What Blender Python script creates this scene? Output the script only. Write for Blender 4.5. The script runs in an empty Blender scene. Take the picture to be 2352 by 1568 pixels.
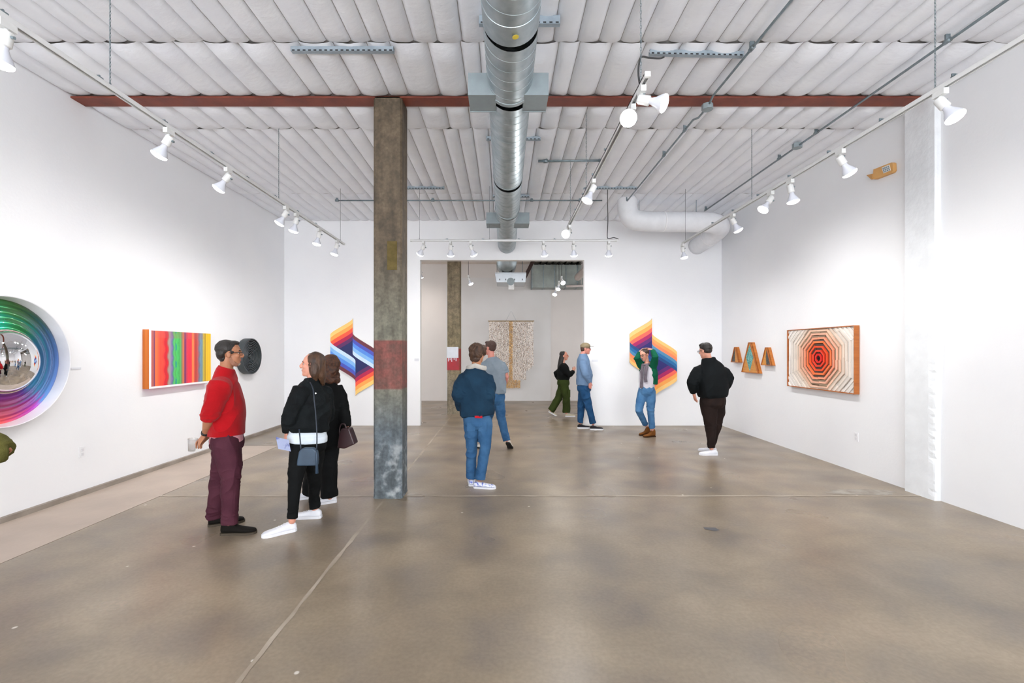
import bpy, math, random
import numpy as np
from mathutils import Vector as V, Matrix

sc = bpy.context.scene
COL = sc.collection
F, CX, CY, EYE = 1050.0, 1157.0, 805.0, 1.65     # focal length in pixels, principal point, eye height
R = math.radians

# ---------------------------------------------------------------- camera, world, exposure
cam = bpy.data.objects.new('camera', bpy.data.cameras.new('camera'))
COL.objects.link(cam)
cam.location = (0, 0, EYE)
cam.rotation_euler = (R(90), 0, 0)
cam.data.sensor_width = 36
cam.data.lens = 36 * F / 2352
cam.data.shift_x = 19 / 2352
cam.data.shift_y = 21 / 2352
cam.data.clip_start = 0.05
sc.camera = cam
sc.view_settings.view_transform = 'Standard'
sc.view_settings.look = 'None'
sc.view_settings.gamma = 1
sc.view_settings.use_curve_mapping = False
sc.view_settings.exposure = 0.06
sc.cycles.use_denoising = True
sc.cycles.max_bounces = 10
sc.cycles.diffuse_bounces = 6
sc.cycles.sample_clamp_indirect = 6
w = bpy.data.worlds.new('world')
sc.world = w
w.use_nodes = True
w.node_tree.nodes['Background'].inputs[0].default_value = (0.93, 0.96, 1.0, 1)
w.node_tree.nodes['Background'].inputs[1].default_value = 10.5
SPOT_W = 56.0        # power of one track lamp
BACK_W = 34.0

XL, XR, YB, ZC = -4.835, 4.80, 10.07, 4.50       # left wall, right wall, back wall, ceiling


# ---------------------------------------------------------------- small helpers
def srgb(h):
    h = h.lstrip('#')
    c = [int(h[i:i + 2], 16) / 255 for i in (0, 2, 4)]
    return tuple((x / 12.92 if x <= .04045 else ((x + .055) / 1.055) ** 2.4) for x in c)


def at(px, py, Y):
    """world point that measures (px, py) in the photograph at distance Y"""
    return V(((px - CX) * Y / F, Y, EYE + (CY - py) * Y / F))


MATS = {}


def mat(name, col, rough=.6, metal=0., col2=None, scale=6., bump=0., bscale=60., spec=.5, emit=None, es=0., stretch=(1, 1, 1),
        trans=0., alpha=1., contrast=(.35, .65), coat=0., sheen=0., bstretch=None):
    if name in MATS:
        return MATS[name]
    m = bpy.data.materials.new(name)
    m.use_nodes = True
    nt = m.node_tree
    b = nt.nodes['Principled BSDF']
    c1 = srgb(col) if isinstance(col, str) else col
    b.inputs['Base Color'].default_value = (*c1, 1)
    b.inputs['Roughness'].default_value = rough
    b.inputs['Metallic'].default_value = metal
    b.inputs['Specular IOR Level'].default_value = .15 if (rough >= .8 and spec == .5) else spec
    b.inputs['Transmission Weight'].default_value = trans
    b.inputs['Alpha'].default_value = alpha
    b.inputs['Coat Weight'].default_value = coat
    b.inputs['Sheen Weight'].default_value = sheen
    tc = nt.nodes.new('ShaderNodeTexCoord')
    mp = nt.nodes.new('ShaderNodeMapping')
    mp.inputs['Scale'].default_value = stretch
    nt.links.new(tc.outputs['Object'], mp.inputs[0])
    if col2 is None and emit is None:
        col2 = tuple(max(0, x * .93) for x in c1)
    if col2 is not None:
        n = nt.nodes.new('ShaderNodeTexNoise')
        n.inputs['Scale'].default_value = scale
        n.inputs['Detail'].default_value = 4
        nt.links.new(mp.outputs[0], n.inputs['Vector'])
        r = nt.nodes.new('ShaderNodeValToRGB')
        r.color_ramp.elements[0].position = contrast[0]
        r.color_ramp.elements[1].position = contrast[1]
        c2 = srgb(col2) if isinstance(col2, str) else col2
        r.color_ramp.elements[0].color = (*c1, 1)
        r.color_ramp.elements[1].color = (*c2, 1)
        nt.links.new(n.outputs['Fac'], r.inputs[0])
        nt.links.new(r.outputs[0], b.inputs['Base Color'])
    if bump:
        n2 = nt.nodes.new('ShaderNodeTexNoise')
        n2.inputs['Scale'].default_value = bscale
        n2.inputs['Detail'].default_value = 3
        if bstretch:
            mp2 = nt.nodes.new('ShaderNodeMapping')
            mp2.inputs['Scale'].default_value = bstretch
            nt.links.new(tc.outputs['Object'], mp2.inputs[0])
            nt.links.new(mp2.outputs[0], n2.inputs['Vector'])
        else:
            nt.links.new(mp.outputs[0], n2.inputs['Vector'])
        bp = nt.nodes.new('ShaderNodeBump')
        bp.inputs['Strength'].default_value = bump
        bp.inputs['Distance'].default_value = .01
        nt.links.new(n2.outputs['Fac'], bp.inputs['Height'])
        nt.links.new(bp.outputs[0], b.inputs['Normal'])
    if emit is not None:
        b.inputs['Emission Color'].default_value = (*(srgb(emit) if isinstance(emit, str) else emit), 1)
        b.inputs['Emission Strength'].default_value = es
    MATS[name] = m
    return m


def mat_attr(name, rough=.5, metal=0., coat=0., bump=0., bscale=50.):
    m = mat(name, (.5, .5, .5), rough, metal, coat=coat, bump=bump, bscale=bscale)
    nt = m.node_tree
    a = nt.nodes.new('ShaderNodeAttribute')
    a.attribute_name = 'Col'
    nt.links.new(a.outputs['Color'], nt.nodes['Principled BSDF'].inputs['Base Color'])
    return m


class G:
    """collects shapes that become one mesh"""

    def __init__(s):
        s.v, s.f, s.m = [], [], []

    def add(s, vs, fs, mi=0):
        o = len(s.v)
        s.v += [tuple(p) for p in vs]
        s.f += [tuple(i + o for i in f) for f in fs]
        s.m += [mi] * len(fs)
        return s

    def box(s, x0, x1, y0, y1, z0, z1, mi=0):
        vs = [(x, y, z) for z in (z0, z1) for y in (y0, y1) for x in (x0, x1)]
        return s.add(vs, [(0, 2, 3, 1), (4, 5, 7, 6), (0, 1, 5, 4), (2, 6, 7, 3), (0, 4, 6, 2), (1, 3, 7, 5)], mi)

    def obox(s, c, ax, ay, az, mi=0):
        """oriented box: centre and three half vectors"""
        c = V(c)
        vs = [c + ax * i + ay * j + az * k for k in (-1, 1) for j in (-1, 1) for i in (-1, 1)]
        return s.add(vs, [(0, 2, 3, 1), (4, 5, 7, 6), (0, 1, 5, 4), (2, 6, 7, 3), (0, 4, 6, 2), (1, 3, 7, 5)], mi)

    def prism(s, pts, depth_vec, mi=0, mside=None):
        n = len(pts)
        d = V(depth_vec)
        vs = [V(p) for p in pts] + [V(p) + d for p in pts]
        s.add(vs, [tuple(range(n))[::-1], tuple(range(n, 2 * n))], mi)
        o = len(s.v) - 2 * n
        ms = mi if mside is None else mside
        for i in range(n):
            j = (i + 1) % n
            s.f.append((o + i, o + j, o + n + j, o + n + i))
            s.m.append(ms)
        return s

    def tube(s, pts, rad, side=None, seg=12, mi=0, cap='flat', power=1.0):
        pts = [V(p) for p in pts]
        n = len(pts)
        rad = [rad] * n if isinstance(rad, (int, float, tuple)) else list(rad)
        rad = [(r, r) if isinstance(r, (int, float)) else r for r in rad]
        if cap == 'round':
            t0 = (pts[1] - pts[0]).normalized()
            t1 = (pts[-1] - pts[-2]).normalized()
            a, b = rad[0]
            m0 = min(a, b)
            pre = [(pts[0] - t0 * m0 * math.sin(R(q)), (a * math.cos(R(q)), b * math.cos(R(q)))) for q in (80, 55, 28)]
            a, b = rad[-1]
            m1 = min(a, b)
            post = [(pts[-1] + t1 * m1 * math.sin(R(q)), (a * math.cos(R(q)), b * math.cos(R(q)))) for q in (28, 55, 80)]
            pts = [p for p, _ in pre] + pts + [p for p, _ in post]
            rad = [r for _, r in pre] + rad + [r for _, r in post]
            n = len(pts)
        ref = V(side) if side is not None else None
        vs, fs = [], []
        for i, p in enumerate(pts):
            t = (pts[min(i + 1, n - 1)] - pts[max(i - 1, 0)])
            t = t.normalized() if t.length > 1e-9 else V((0, 0, 1))
            if ref is None:
                ref = t.orthogonal()
            b = ref - t * ref.dot(t)
            if b.length < 1e-6:
                b = t.orthogonal()
            b.normalize()
            if side is None:
                ref = b
            c = t.cross(b)
            for k in range(seg):
                a = 2 * math.pi * k / seg
                ca, sa = math.cos(a), math.sin(a)
                if power != 1.0:
                    ca = math.copysign(abs(ca) ** power, ca)
                    sa = math.copysign(abs(sa) ** power, sa)
                vs.append(p + b * (rad[i][0] * ca) + c * (rad[i][1] * sa))
        for i in range(n - 1):
            for k in range(seg):
                k2 = (k + 1) % seg
                fs.append((i * seg + k, i * seg + k2, (i + 1) * seg + k2, (i + 1) * seg + k))
        fs.append(tuple(range(seg))[::-1])
        fs.append(tuple((n - 1) * seg + k for k in range(seg)))
        return s.add(vs, fs, mi)

    def ell(s, c, ax, ay, az, seg=20, rings=12, mi=0):
        """ellipsoid: centre and three half-axis vectors"""
        c = V(c)
        vs = [c - az]
        for i in range(1, rings):
            ph = math.pi * i / rings - math.pi / 2
            for k in range(seg):
                th = 2 * math.pi * k / seg
                vs.append(c + ax * (math.cos(ph) * math.cos(th)) + ay * (math.cos(ph) * math.sin(th)) + az * math.sin(ph))
        vs.append(c + az)
        fs = [(0, 1 + (k + 1) % seg, 1 + k) for k in range(seg)]
        for i in range(rings - 2):
            for k in range(seg):
                a, b = 1 + i * seg + k, 1 + i * seg + (k + 1) % seg
                fs.append((a, b, b + seg, a + seg))
        o = 1 + (rings - 2) * seg
        fs += [(o + k, o + (k + 1) % seg, len(vs) - 1) for k in range(seg)]
        return s.add(vs, fs, mi)

    def lathe(s, c, axis, prof, seg=32, mi=0, ref=None, closed=False):
        """prof: (distance along axis, radius) pairs"""
        c, axis = V(c), V(axis).normalized()
        b = axis.orthogonal().normalized() if ref is None else V(ref)
        d = axis.cross(b)
        vs, fs = [], []
        for (h, r) in prof:
            for k in range(seg):
                a = 2 * math.pi * k / seg
                vs.append(c + axis * h + b * (r * math.cos(a)) + d * (r * math.sin(a)))
        n = len(prof)
        for i in range(n - 1 if not closed else n):
            j = (i + 1) % n
            for k in range(seg):
                k2 = (k + 1) % seg
                fs.append((i * seg + k, i * seg + k2, j * seg + k2, j * seg + k))
        if not closed:
            if prof[0][1] > 1e-6:
                fs.append(tuple(range(seg))[::-1])
            if prof[-1][1] > 1e-6:
                fs.append(tuple((n - 1) * seg + k for k in range(seg)))
        return s.add(vs, fs, mi)

    def mesh(s, name, mats, off=V((0, 0, 0)), smooth=True):
        me = bpy.data.meshes.new(name)
        me.from_pydata([(x - off[0], y - off[1], z - off[2]) for x, y, z in s.v], [], s.f)
        mats = mats if isinstance(mats, (list, tuple)) else [mats]
        for m in mats:
            me.materials.append(m)
        if len(mats) > 1:
            me.polygons.foreach_set('material_index', s.m)
        me.polygons.foreach_set('use_smooth', [smooth] * len(me.polygons))
        me.update()
        return me

    def obj(s, name, mats, parent=None, smooth=False, origin=None, auto=False):
        off = V((0, 0, 0))
        if parent is not None:
            off = wloc(parent)
        elif origin is not None:
            off = V(origin)
        elif s.v:
            a = np.array(s.v)
            off = V(((a[:, 0].min() + a[:, 0].max()) / 2, (a[:, 1].min() + a[:, 1].max()) / 2, a[:, 2].min()))
        me = s.mesh(name, mats, off, smooth or auto)
        if auto:
            me.set_sharp_from_angle(angle=R(35))
        o = bpy.data.objects.new(name, me)
        COL.objects.link(o)
        if parent is not None:
            o.parent = parent
        else:
            o.location = off
        return o


def wloc(o):
    p = V(o.location)
    while o.parent:
        o = o.parent
        p = p + V(o.location)
    return p


def tag(o, label, cat, group=None):
    o['label'] = label
    o['category'] = cat
    if group:
        o['group'] = group
    return o


def thing(name, label, cat, loc, group=None):
    o = bpy.data.objects.new(name, None)
    COL.objects.link(o)
    o.empty_display_size = .1
    o.location = loc
    return tag(o, label, cat, group)


def struct(o):
    o['kind'] = 'structure'
    return o


def hash3(ix, iy, iz, seed):
    h = (ix * 374761393 + iy * 668265263 + iz * 2147483647 + seed * 974634777) & 0xffffffff
    h = ((h ^ (h >> 13)) * 1274126177) & 0xffffffff
    return ((h ^ (h >> 16)) & 0xffff) / 65535.0


def vnoise(p, seed=0):
    """smooth value noise on an (n,3) array, 0..1"""
    i = np.floor(p).astype(np.int64)
    f = p - i
    f = f * f * (3 - 2 * f)
    out = 0
    for dx in (0, 1):
        for dy in (0, 1):
            for dz in (0, 1):
                wgt = (f[:, 0] if dx else 1 - f[:, 0]) * (f[:, 1] if dy else 1 - f[:, 1]) * (f[:, 2] if dz else 1 - f[:, 2])
                out = out + wgt * hash3(i[:, 0] + dx, i[:, 1] + dy, i[:, 2] + dz, seed)
    return out


# ---------------------------------------------------------------- materials of the setting
WALL = mat('white_wall_paint', '#EFF0F2', .75, col2='#ECEDF0', scale=1.2, bump=.12, bscale=35)
WALLB = mat('dimmed_white_wall_paint', '#CFC9C5', .8, col2='#C9C3BF', scale=.8, bump=.1, bscale=30)  # same white paint, with the rear room's dimmer light put into it
TRIMW = mat('white_rough_plaster', '#E9ECEF', .8, bump=.6, bscale=14)
INSUL = mat('white_vinyl_insulation', '#EAEDF2', .5, col2='#E4E7EE', scale=3, bump=.6, bscale=5, spec=.4, bstretch=(2.2, 3.2, 1))
DECK = mat('grey_roof_deck', '#b8b5b4', .8)
ALU = mat('galvanised_steel', '#B4BEC2', .42, .7, col2='#93A0A6', scale=9, stretch=(1, 1, 1), bump=.08, bscale=12, contrast=(.3, .7))
ZINC = mat('zinc_grey_metal', '#8E9BA1', .45, .7, col2='#7C888E', scale=12)
ZINCD = mat('painted_grey_box', '#8C989C', .55, .1, col2='#858f93', scale=10)
WHITEM = mat('white_enamel', '#E4E5E4', .4, 0, col2='#DADBDA', scale=10)
BULBM = mat('white_glass_reflector', '#D9DCE6', .2, 0, spec=.6)
LENS = mat('lit_lamp_lens', '#ffffff', .4, emit='#ffffff', es=9)
CORD = mat('dark_cord', '#3b3b3d', .6)
BLACK = mat('black_plastic', '#141416', .5)


def floor_material():
    m = bpy.data.materials.new('polished_concrete')
    m.use_nodes = True
    nt = m.node_tree
    L = nt.links.new
    b = nt.nodes['Principled BSDF']
    g = nt.nodes.new('ShaderNodeNewGeometry')

    def noise(scale, detail=5, stretch=None, dist=0):
        n = nt.nodes.new('ShaderNodeTexNoise')
        n.inputs['Scale'].default_value = scale
        n.inputs['Detail'].default_value = detail
        n.inputs['Distortion'].default_value = dist
        if stretch:
            mp = nt.nodes.new('ShaderNodeMapping')
            mp.inputs['Scale'].default_value = stretch
            L(g.outputs['Position'], mp.inputs[0])
            L(mp.outputs[0], n.inputs['Vector'])
        else:
            L(g.outputs['Position'], n.inputs['Vector'])
        return n

    def ramp(src, stops):
        r = nt.nodes.new('ShaderNodeValToRGB')
        cr = r.color_ramp
        while len(cr.elements) < len(stops):
            cr.elements.new(.5)
        for e, (p, c) in zip(cr.elements, stops):
            e.position = p
            e.color = (*srgb(c), 1)
        L(src, r.inputs[0])
        return r

    def mix(a, c, fac, mode='MIX'):
        x = nt.nodes.new('ShaderNodeMix')
        x.data_type = 'RGBA'
        x.blend_type = mode
        if isinstance(fac, float):
            x.inputs[0].default_value = fac
        else:
            L(fac, x.inputs[0])
        L(a, x.inputs[6])
        if isinstance(c, str):
            x.inputs[7].default_value = (*srgb(c), 1)
        else:
            L(c, x.inputs[7])
        return x.outputs[2]
    n1 = noise(.75, 6, (1, 1.5, 1), .5)
    base = ramp(n1.outputs['Fac'], [(.30, '#726656'), (.47, '#877863'), (.6, '#988870'), (.75, '#917D64')])
    n2 = noise(2.1, 7, None, .3)
    fine = ramp(n2.outputs['Fac'], [(.3, '#6A6262'), (.52, '#8C7E6E'), (.7, '#A39380')])
    c = mix(base.outputs[0], fine.outputs[0], .45)
    n3 = noise(.5, 5, (1, 1, 1), .3)
    warm = ramp(n3.outputs['Fac'], [(.55, '#000000'), (.72, '#5a5a5a')])
    c = mix(c, '#94705A', warm.outputs[0])
    n5 = noise(40, 3)
    grain = ramp(n5.outputs['Fac'], [(.35, '#d8d8d8'), (.65, '#ffffff')])
    c = mix(c, grain.outputs[0], .45, 'MULTIPLY')
    # white chips: small voronoi cells, only some of them
    vo = nt.nodes.new('ShaderNodeTexVoronoi')
    vo.inputs['Scale'].default_value = 3.2
    L(g.outputs['Position'], vo.inputs['Vector'])
    chip = ramp(vo.outputs['Distance'], [(.028, '#ffffff'), (.05, '#000000')])
    sel = nt.nodes.new('ShaderNodeMath')
    sel.operation = 'GREATER_THAN'
    sep = nt.nodes.new('ShaderNodeSeparateColor')
    L(vo.outputs['Color'], sep.inputs[0])
    L(sep.outputs[0], sel.inputs[0])
    sel.inputs[1].default_value = .55
    mul = nt.nodes.new('ShaderNodeMath')
    mul.operation = 'MULTIPLY'
    L(chip.outputs[0], mul.inputs[0])
    L(sel.outputs[0], mul.inputs[1])
    c = mix(c, '#CFC8BE', mul.outputs[0])
    L(c, b.inputs['Base Color'])
    n4 = noise(1.4, 1)
    mr = nt.nodes.new('ShaderNodeMapRange')
    mr.inputs['From Min'].default_value = .3
    mr.inputs['From Max'].default_value = .7
    mr.inputs['To Min'].default_value = .27
    mr.inputs['To Max'].default_value = .40
    L(n4.outputs['Fac'], mr.inputs[0])
    L(mr.outputs[0], b.inputs['Roughness'])
    b.inputs['Specular IOR Level'].default_value = .6
    return m


FLOOR = floor_material()
BAND = mat('bare_concrete', '#B8A89A', .5, col2='#A8998C', scale=2.2, bump=.2, bscale=20, contrast=(.3, .7))
JOINT = mat('joint_filler', '#AFA393', .5, col2='#978A7A', scale=3, contrast=(.35, .6))
SUB = mat('dark_subfloor', '#4c463f', .9)

# ---------------------------------------------------------------- floor
fl = struct(G().box(-7, 7, -5, YB + 5.4, -.12, -.012).obj('floor', SUB, origin=(0, 5, -.12)))
gx = .006
slabs = [(-3.9, -1.324, -5, 5.19), (-1.324, XR + .2, -5, 5.19), (-3.9, -1.324, 5.19, YB - .1), (-1.324, XR + .2, 5.19, YB - .1),
         (-7, -1.324, YB - .1, 11.9), (-1.324, 7, YB - .1, 11.9), (-7, 7, 11.9, 15.3)]
for a, b_, c, d in slabs:
    G().box(a + gx, b_ - gx, c + gx, d - gx, -.06, 0).obj('floor_slab', FLOOR, fl)
for a, b_, c, d in [(XL - .1, -3.9, -5, 2.9), (XL - .1, -3.9, 2.9, 7.95), (XL - .1, -3.9, 7.95, YB - .1)]:
    o = G().box(a + gx, b_ - gx, c + gx, d - gx, -.06, 0).obj('floor_slab', BAND if d < 9 else FLOOR, fl)
    if d < 9:
        o['label'] = 'strip of pale bare concrete along the left wall'
rnd = random.Random(4)


def joint(p0, p1, wd):
    g = G()
    n = max(4, int((V(p1) - V(p0)).length / .12))
    d = (V(p1) - V(p0)).normalized()
    s = V((-d.y, d.x, 0))
    vs = []
    for i in range(n + 1):
        p = V(p0).lerp(V(p1), i / n)
        a, b2 = wd * (.5 + .8 * rnd.random()), wd * (.5 + .8 * rnd.random())
        vs += [p - s * a, p + s * b2]
    g.add([(x, y, .002) for x, y, _ in vs], [(2 * i, 2 * i + 2, 2 * i + 3, 2 * i + 1) for i in range(n)])
    return g.obj('floor_joint', JOINT, fl)


joint((-1.324, -1, 0), (-1.324, YB + 1.8, 0), .016)
joint((-3.9, 5.19, 0), (XR - .05, 5.19, 0), .020)
joint((-1.9, 9.97, 0), (1.8, 9.97, 0), .012)

# a broken patch of the joint near the right wall
g = G()
pts = []
for i in range(22):
    a = 2 * math.pi * i / 22
    r_ = .75 + .35 * rnd.random()
    pts.append((4.15 + .42 * r_ * math.cos(a), 5.33 + .12 * r_ * math.sin(a), .0016))
g.add(pts, [tuple(range(22))])
g.obj('floor_patch', mat('pale_patching', '#A39C92', .6, col2='#8a8176', scale=9, bump=.6, bscale=40), fl)

# ---------------------------------------------------------------- walls
t = .15
wl = struct(G().box(XL - t, XL, -5, YB, 0, ZC + .1).obj('wall_left', WALL))
wr = struct(G().box(XR, XR + t, -5, YB, 0, ZC + .1).obj('wall_right', WALL))
OX0, OX1, OZ = -1.841, 1.774, 3.645
g = G()
g.box(XL - t, OX0, YB, YB + t, 0, ZC + .1)
g.box(OX1, XR + t, YB, YB + t, 0, ZC + .1)
g.box(OX0, OX1, YB, YB + t, OZ, ZC + .1)
wb = struct(g.obj('wall_back', WALL))
# wall behind the camera: piers and header around openings added for ambient light
g = G()
g.box(XL - t, XL + .35, -5.2, -5, 0, ZC + .1)
g.box(XR - .35, XR + t, -5.2, -5, 0, ZC + .1)
g.box(-.25, .25, -5.2, -5, 0, ZC + .1)
g.box(XL, XR, -5.2, -5, 3.9, ZC + .1)
g.box(XL, XR, -5.2, -5, 0, .35)
struct(g.obj('wall_front', WALL))
# rear room
BR = YB + 5.0
struct(G().box(-7, 7, BR, BR + t, 0, ZC + .1).obj('wall_rear_room_back', WALLB))
struct(G().box(-6.6, -6.45, YB + t, BR, 0, ZC + .1).obj('wall_rear_room_left', WALLB))
struct(G().box(6.45, 6.6, YB + t, BR, 0, ZC + .1).obj('wall_rear_room_right', WALLB))
struct(G().box(-1.9, 1.55, BR - .035, BR, 0, 4.05).obj('trim_2', mat('rear_panel_paint', '#CDCBCA', .8, col2='#C7C4C2', scale=.9)))

# pilaster in the right wall with a chipped near edge
g = G()
ny, nz = 8, 150
PX, PY0, PY1 = XR - .07, 5.02, 5.39
rn = np.random.default_rng(3)
vs = []
zs = np.linspace(0, ZC + .05, nz)
amp = np.where(zs < 1.5, 1.0, np.clip(1 - (zs - 1.5) / .5, .12, 1))
chips = np.convolve(rn.random(nz), np.ones(2) / 2, 'same')
for i, z in enumerate(zs):
    c = .035 * amp[i] * (chips[i] ** 1.5)
    row = [(XR + .02, PY0), (PX + .03, PY0), (PX + c * .8 + .004, PY0 + .004 + c * .2), (PX + .004 + c * .25, PY0 + .008 + c * 1.3), (PX, PY0 + .075)]
    row += [(PX, PY0 + .075 + (PY1 - PY0 - .075) * k / 3) for k in (1, 2, 3)] + [(XR + .02, PY1)]
    vs += [(x, y, z) for x, y in row]
m_ = len(row)
fs = [(i * m_ + k, (i + 1) * m_ + k, (i + 1) * m_ + k + 1, i * m_ + k + 1) for i in range(nz - 1) for k in range(m_ - 1)]
g.add(vs, fs)
struct(g.obj('trim_1', TRIMW))
# grey baseboard strip along the left wall
struct(G().box(XL, XL + .045, -5, YB - .02, 0, .05).obj('baseboard_left', mat('grey_curb', '#9a9086', .7, col2='#857b71', scale=4), smooth=False))

# ---------------------------------------------------------------- ceiling with quilted insulation panels
ce = struct(G().box(XL - t, XR + t, -5, YB, ZC + .03, ZC + .14).obj('ceiling', DECK, origin=(0, 5, ZC + .03)))


def seams(px, Y, typ):
    xs = sorted((p - CX) * Y / F for p in px)
    xs = [x for x in xs if XL + .08 < x < XR - .08]
    xs = [XL] + xs + [XR]
    out = [xs[0]]
    for a, b2 in zip(xs, xs[1:]):
        k = max(1, round((b2 - a) / typ))
        for i in range(1, k + 1):
            out.append(a + (b2 - a) * i / k)
    return out


SA = seams([145, 201, 293, 353, 405, 468, 521, 575, 628, 688, 750, 807, 852, 898, 950, 1005, 1062, 1115, 1178, 1225, 1270, 1326, 1375, 1425, 1473, 1534,
            1596, 1649, 1693, 1747, 1806, 1860, 1905, 1960, 2014, 2064, 2110, 2169, 2220, 2278], 4.24, .235)
SB = seams([212, 332, 390, 462, 525, 582, 647, 716, 764, 830, 894, 938, 1011, 1074, 1110, 1180, 1263, 1303, 1366, 1431, 1500, 1553, 1619, 1668, 1732,
            1798, 1851, 1901, 1975, 2018, 2087], 5.12, .31)
SCm = seams([570, 621, 670, 728, 778, 825, 885, 925, 978, 1034, 1082, 1130, 1180, 1240, 1281, 1334, 1390, 1440, 1494, 1553, 1594, 1652, 1703, 1749, 1790], 5.89, .31)
SD = seams([593, 629, 672, 713, 750, 784, 828, 870, 905, 937, 978, 1015, 1051, 1085, 1121, 1160, 1195, 1233, 1281, 1314, 1349, 1387, 1429, 1469, 1513, 1550,
            1586, 1627, 1666, 1705, 1749, 1776, 1816, 1851, 1890, 1928], 5.89, .215)
bays = [(SA, 1.9, 4.24, .026), (SB, 4.24, 5.12, .034), (SCm, 5.28, 5.89, .034), (SD, 5.89, 8.33, .028), (SD, 8.33, YB, .022)]
rs = random.Random(8)
for bi, (S, y0, y1, sag) in enumerate(bays):
    nv = max(6, int((y1 - y0) / .11))
    nu = 9
    for x0, x1 in zip(S, S[1:]):
        wd = x1 - x0
        sg = sag * min(1.25, wd / .26) * (.8 + .45 * rs.random())
        skew = rs.uniform(-.12, .12)
        sd = rs.randrange(9999)
        U, Wv = np.meshgrid(np.linspace(0, 1, nu + 1), np.linspace(0, 1, nv + 1))
        U, Wv = U.ravel(), Wv.ravel()
        x = x0 + .002 + (wd - .004) * U
        y = y0 + .002 + (y1 - y0 - .004) * Wv
        pu = np.clip(1 - np.abs(2 * np.clip(U + skew * U * (1 - U), 0, 1) - 1) ** 2.3, 0, 1) ** .6
        ed = np.clip(np.minimum(Wv, 1 - Wv) * (y1 - y0) / .10, 0, 1) ** .5
        P = np.stack([x * 9, y * 4, np.full_like(x, sd)], 1)
        ns = vnoise(P, 1) - .5
        P2 = np.stack([x * 3 + sd, y * 16 + x * 18, np.full_like(x, sd)], 1)
        cr = (vnoise(P2, 2) - .5)
        z = ZC + .028 - (sg + .028) * pu * (.42 + .58 * ed) - ns * .010 * pu - cr * .007 * pu * (1 - .7 * ed + .25)
        fs = [(j * (nu + 1) + i, (j + 1) * (nu + 1) + i, (j + 1) * (nu + 1) + i + 1, j * (nu + 1) + i + 1) for j in range(nv) for i in range(nu)]
        G().add(list(zip(x, y, z)), fs).obj('insulation_panel', INSUL, ce, smooth=True)
# ceiling of the rear room: white panels left, bare deck right
struct(G().box(-7, 1.0, YB + t, BR + .2, ZC, ZC + .1).obj('ceiling_rear_room', mat('rear_ceiling_white', '#D8CFC8', .8), origin=(0, YB + 2, ZC)))
g = G()
for k in range(30):
    g.box(1.0 + k * .2, 1.12 + k * .2, YB + t, BR + .2, ZC - .05, ZC + .03)
g.box(1.0, 7, YB + t, BR + .2, ZC, ZC + .1)
struct(g.obj('ceiling_rear_room_deck', mat('bare_steel_deck', '#77736a', .7, col2='#68645b', scale=4)))

# red steel beam across the ceiling
RUST = mat('red_oxide_paint', '#7E3B28', .6, col2='#6E3022', scale=5, bump=.2, bscale=30)
g = G()
g.box(XL, XR - .005, 5.10, 5.285, ZC - .03, ZC - .012)
g.box(XL, XR - .005, 5.185, 5.2, ZC - .012, ZC + .03)
tag(g.obj('steel_beam', RUST), 'rust red steel beam flange running across the white quilted ceiling', 'beam')


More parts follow.
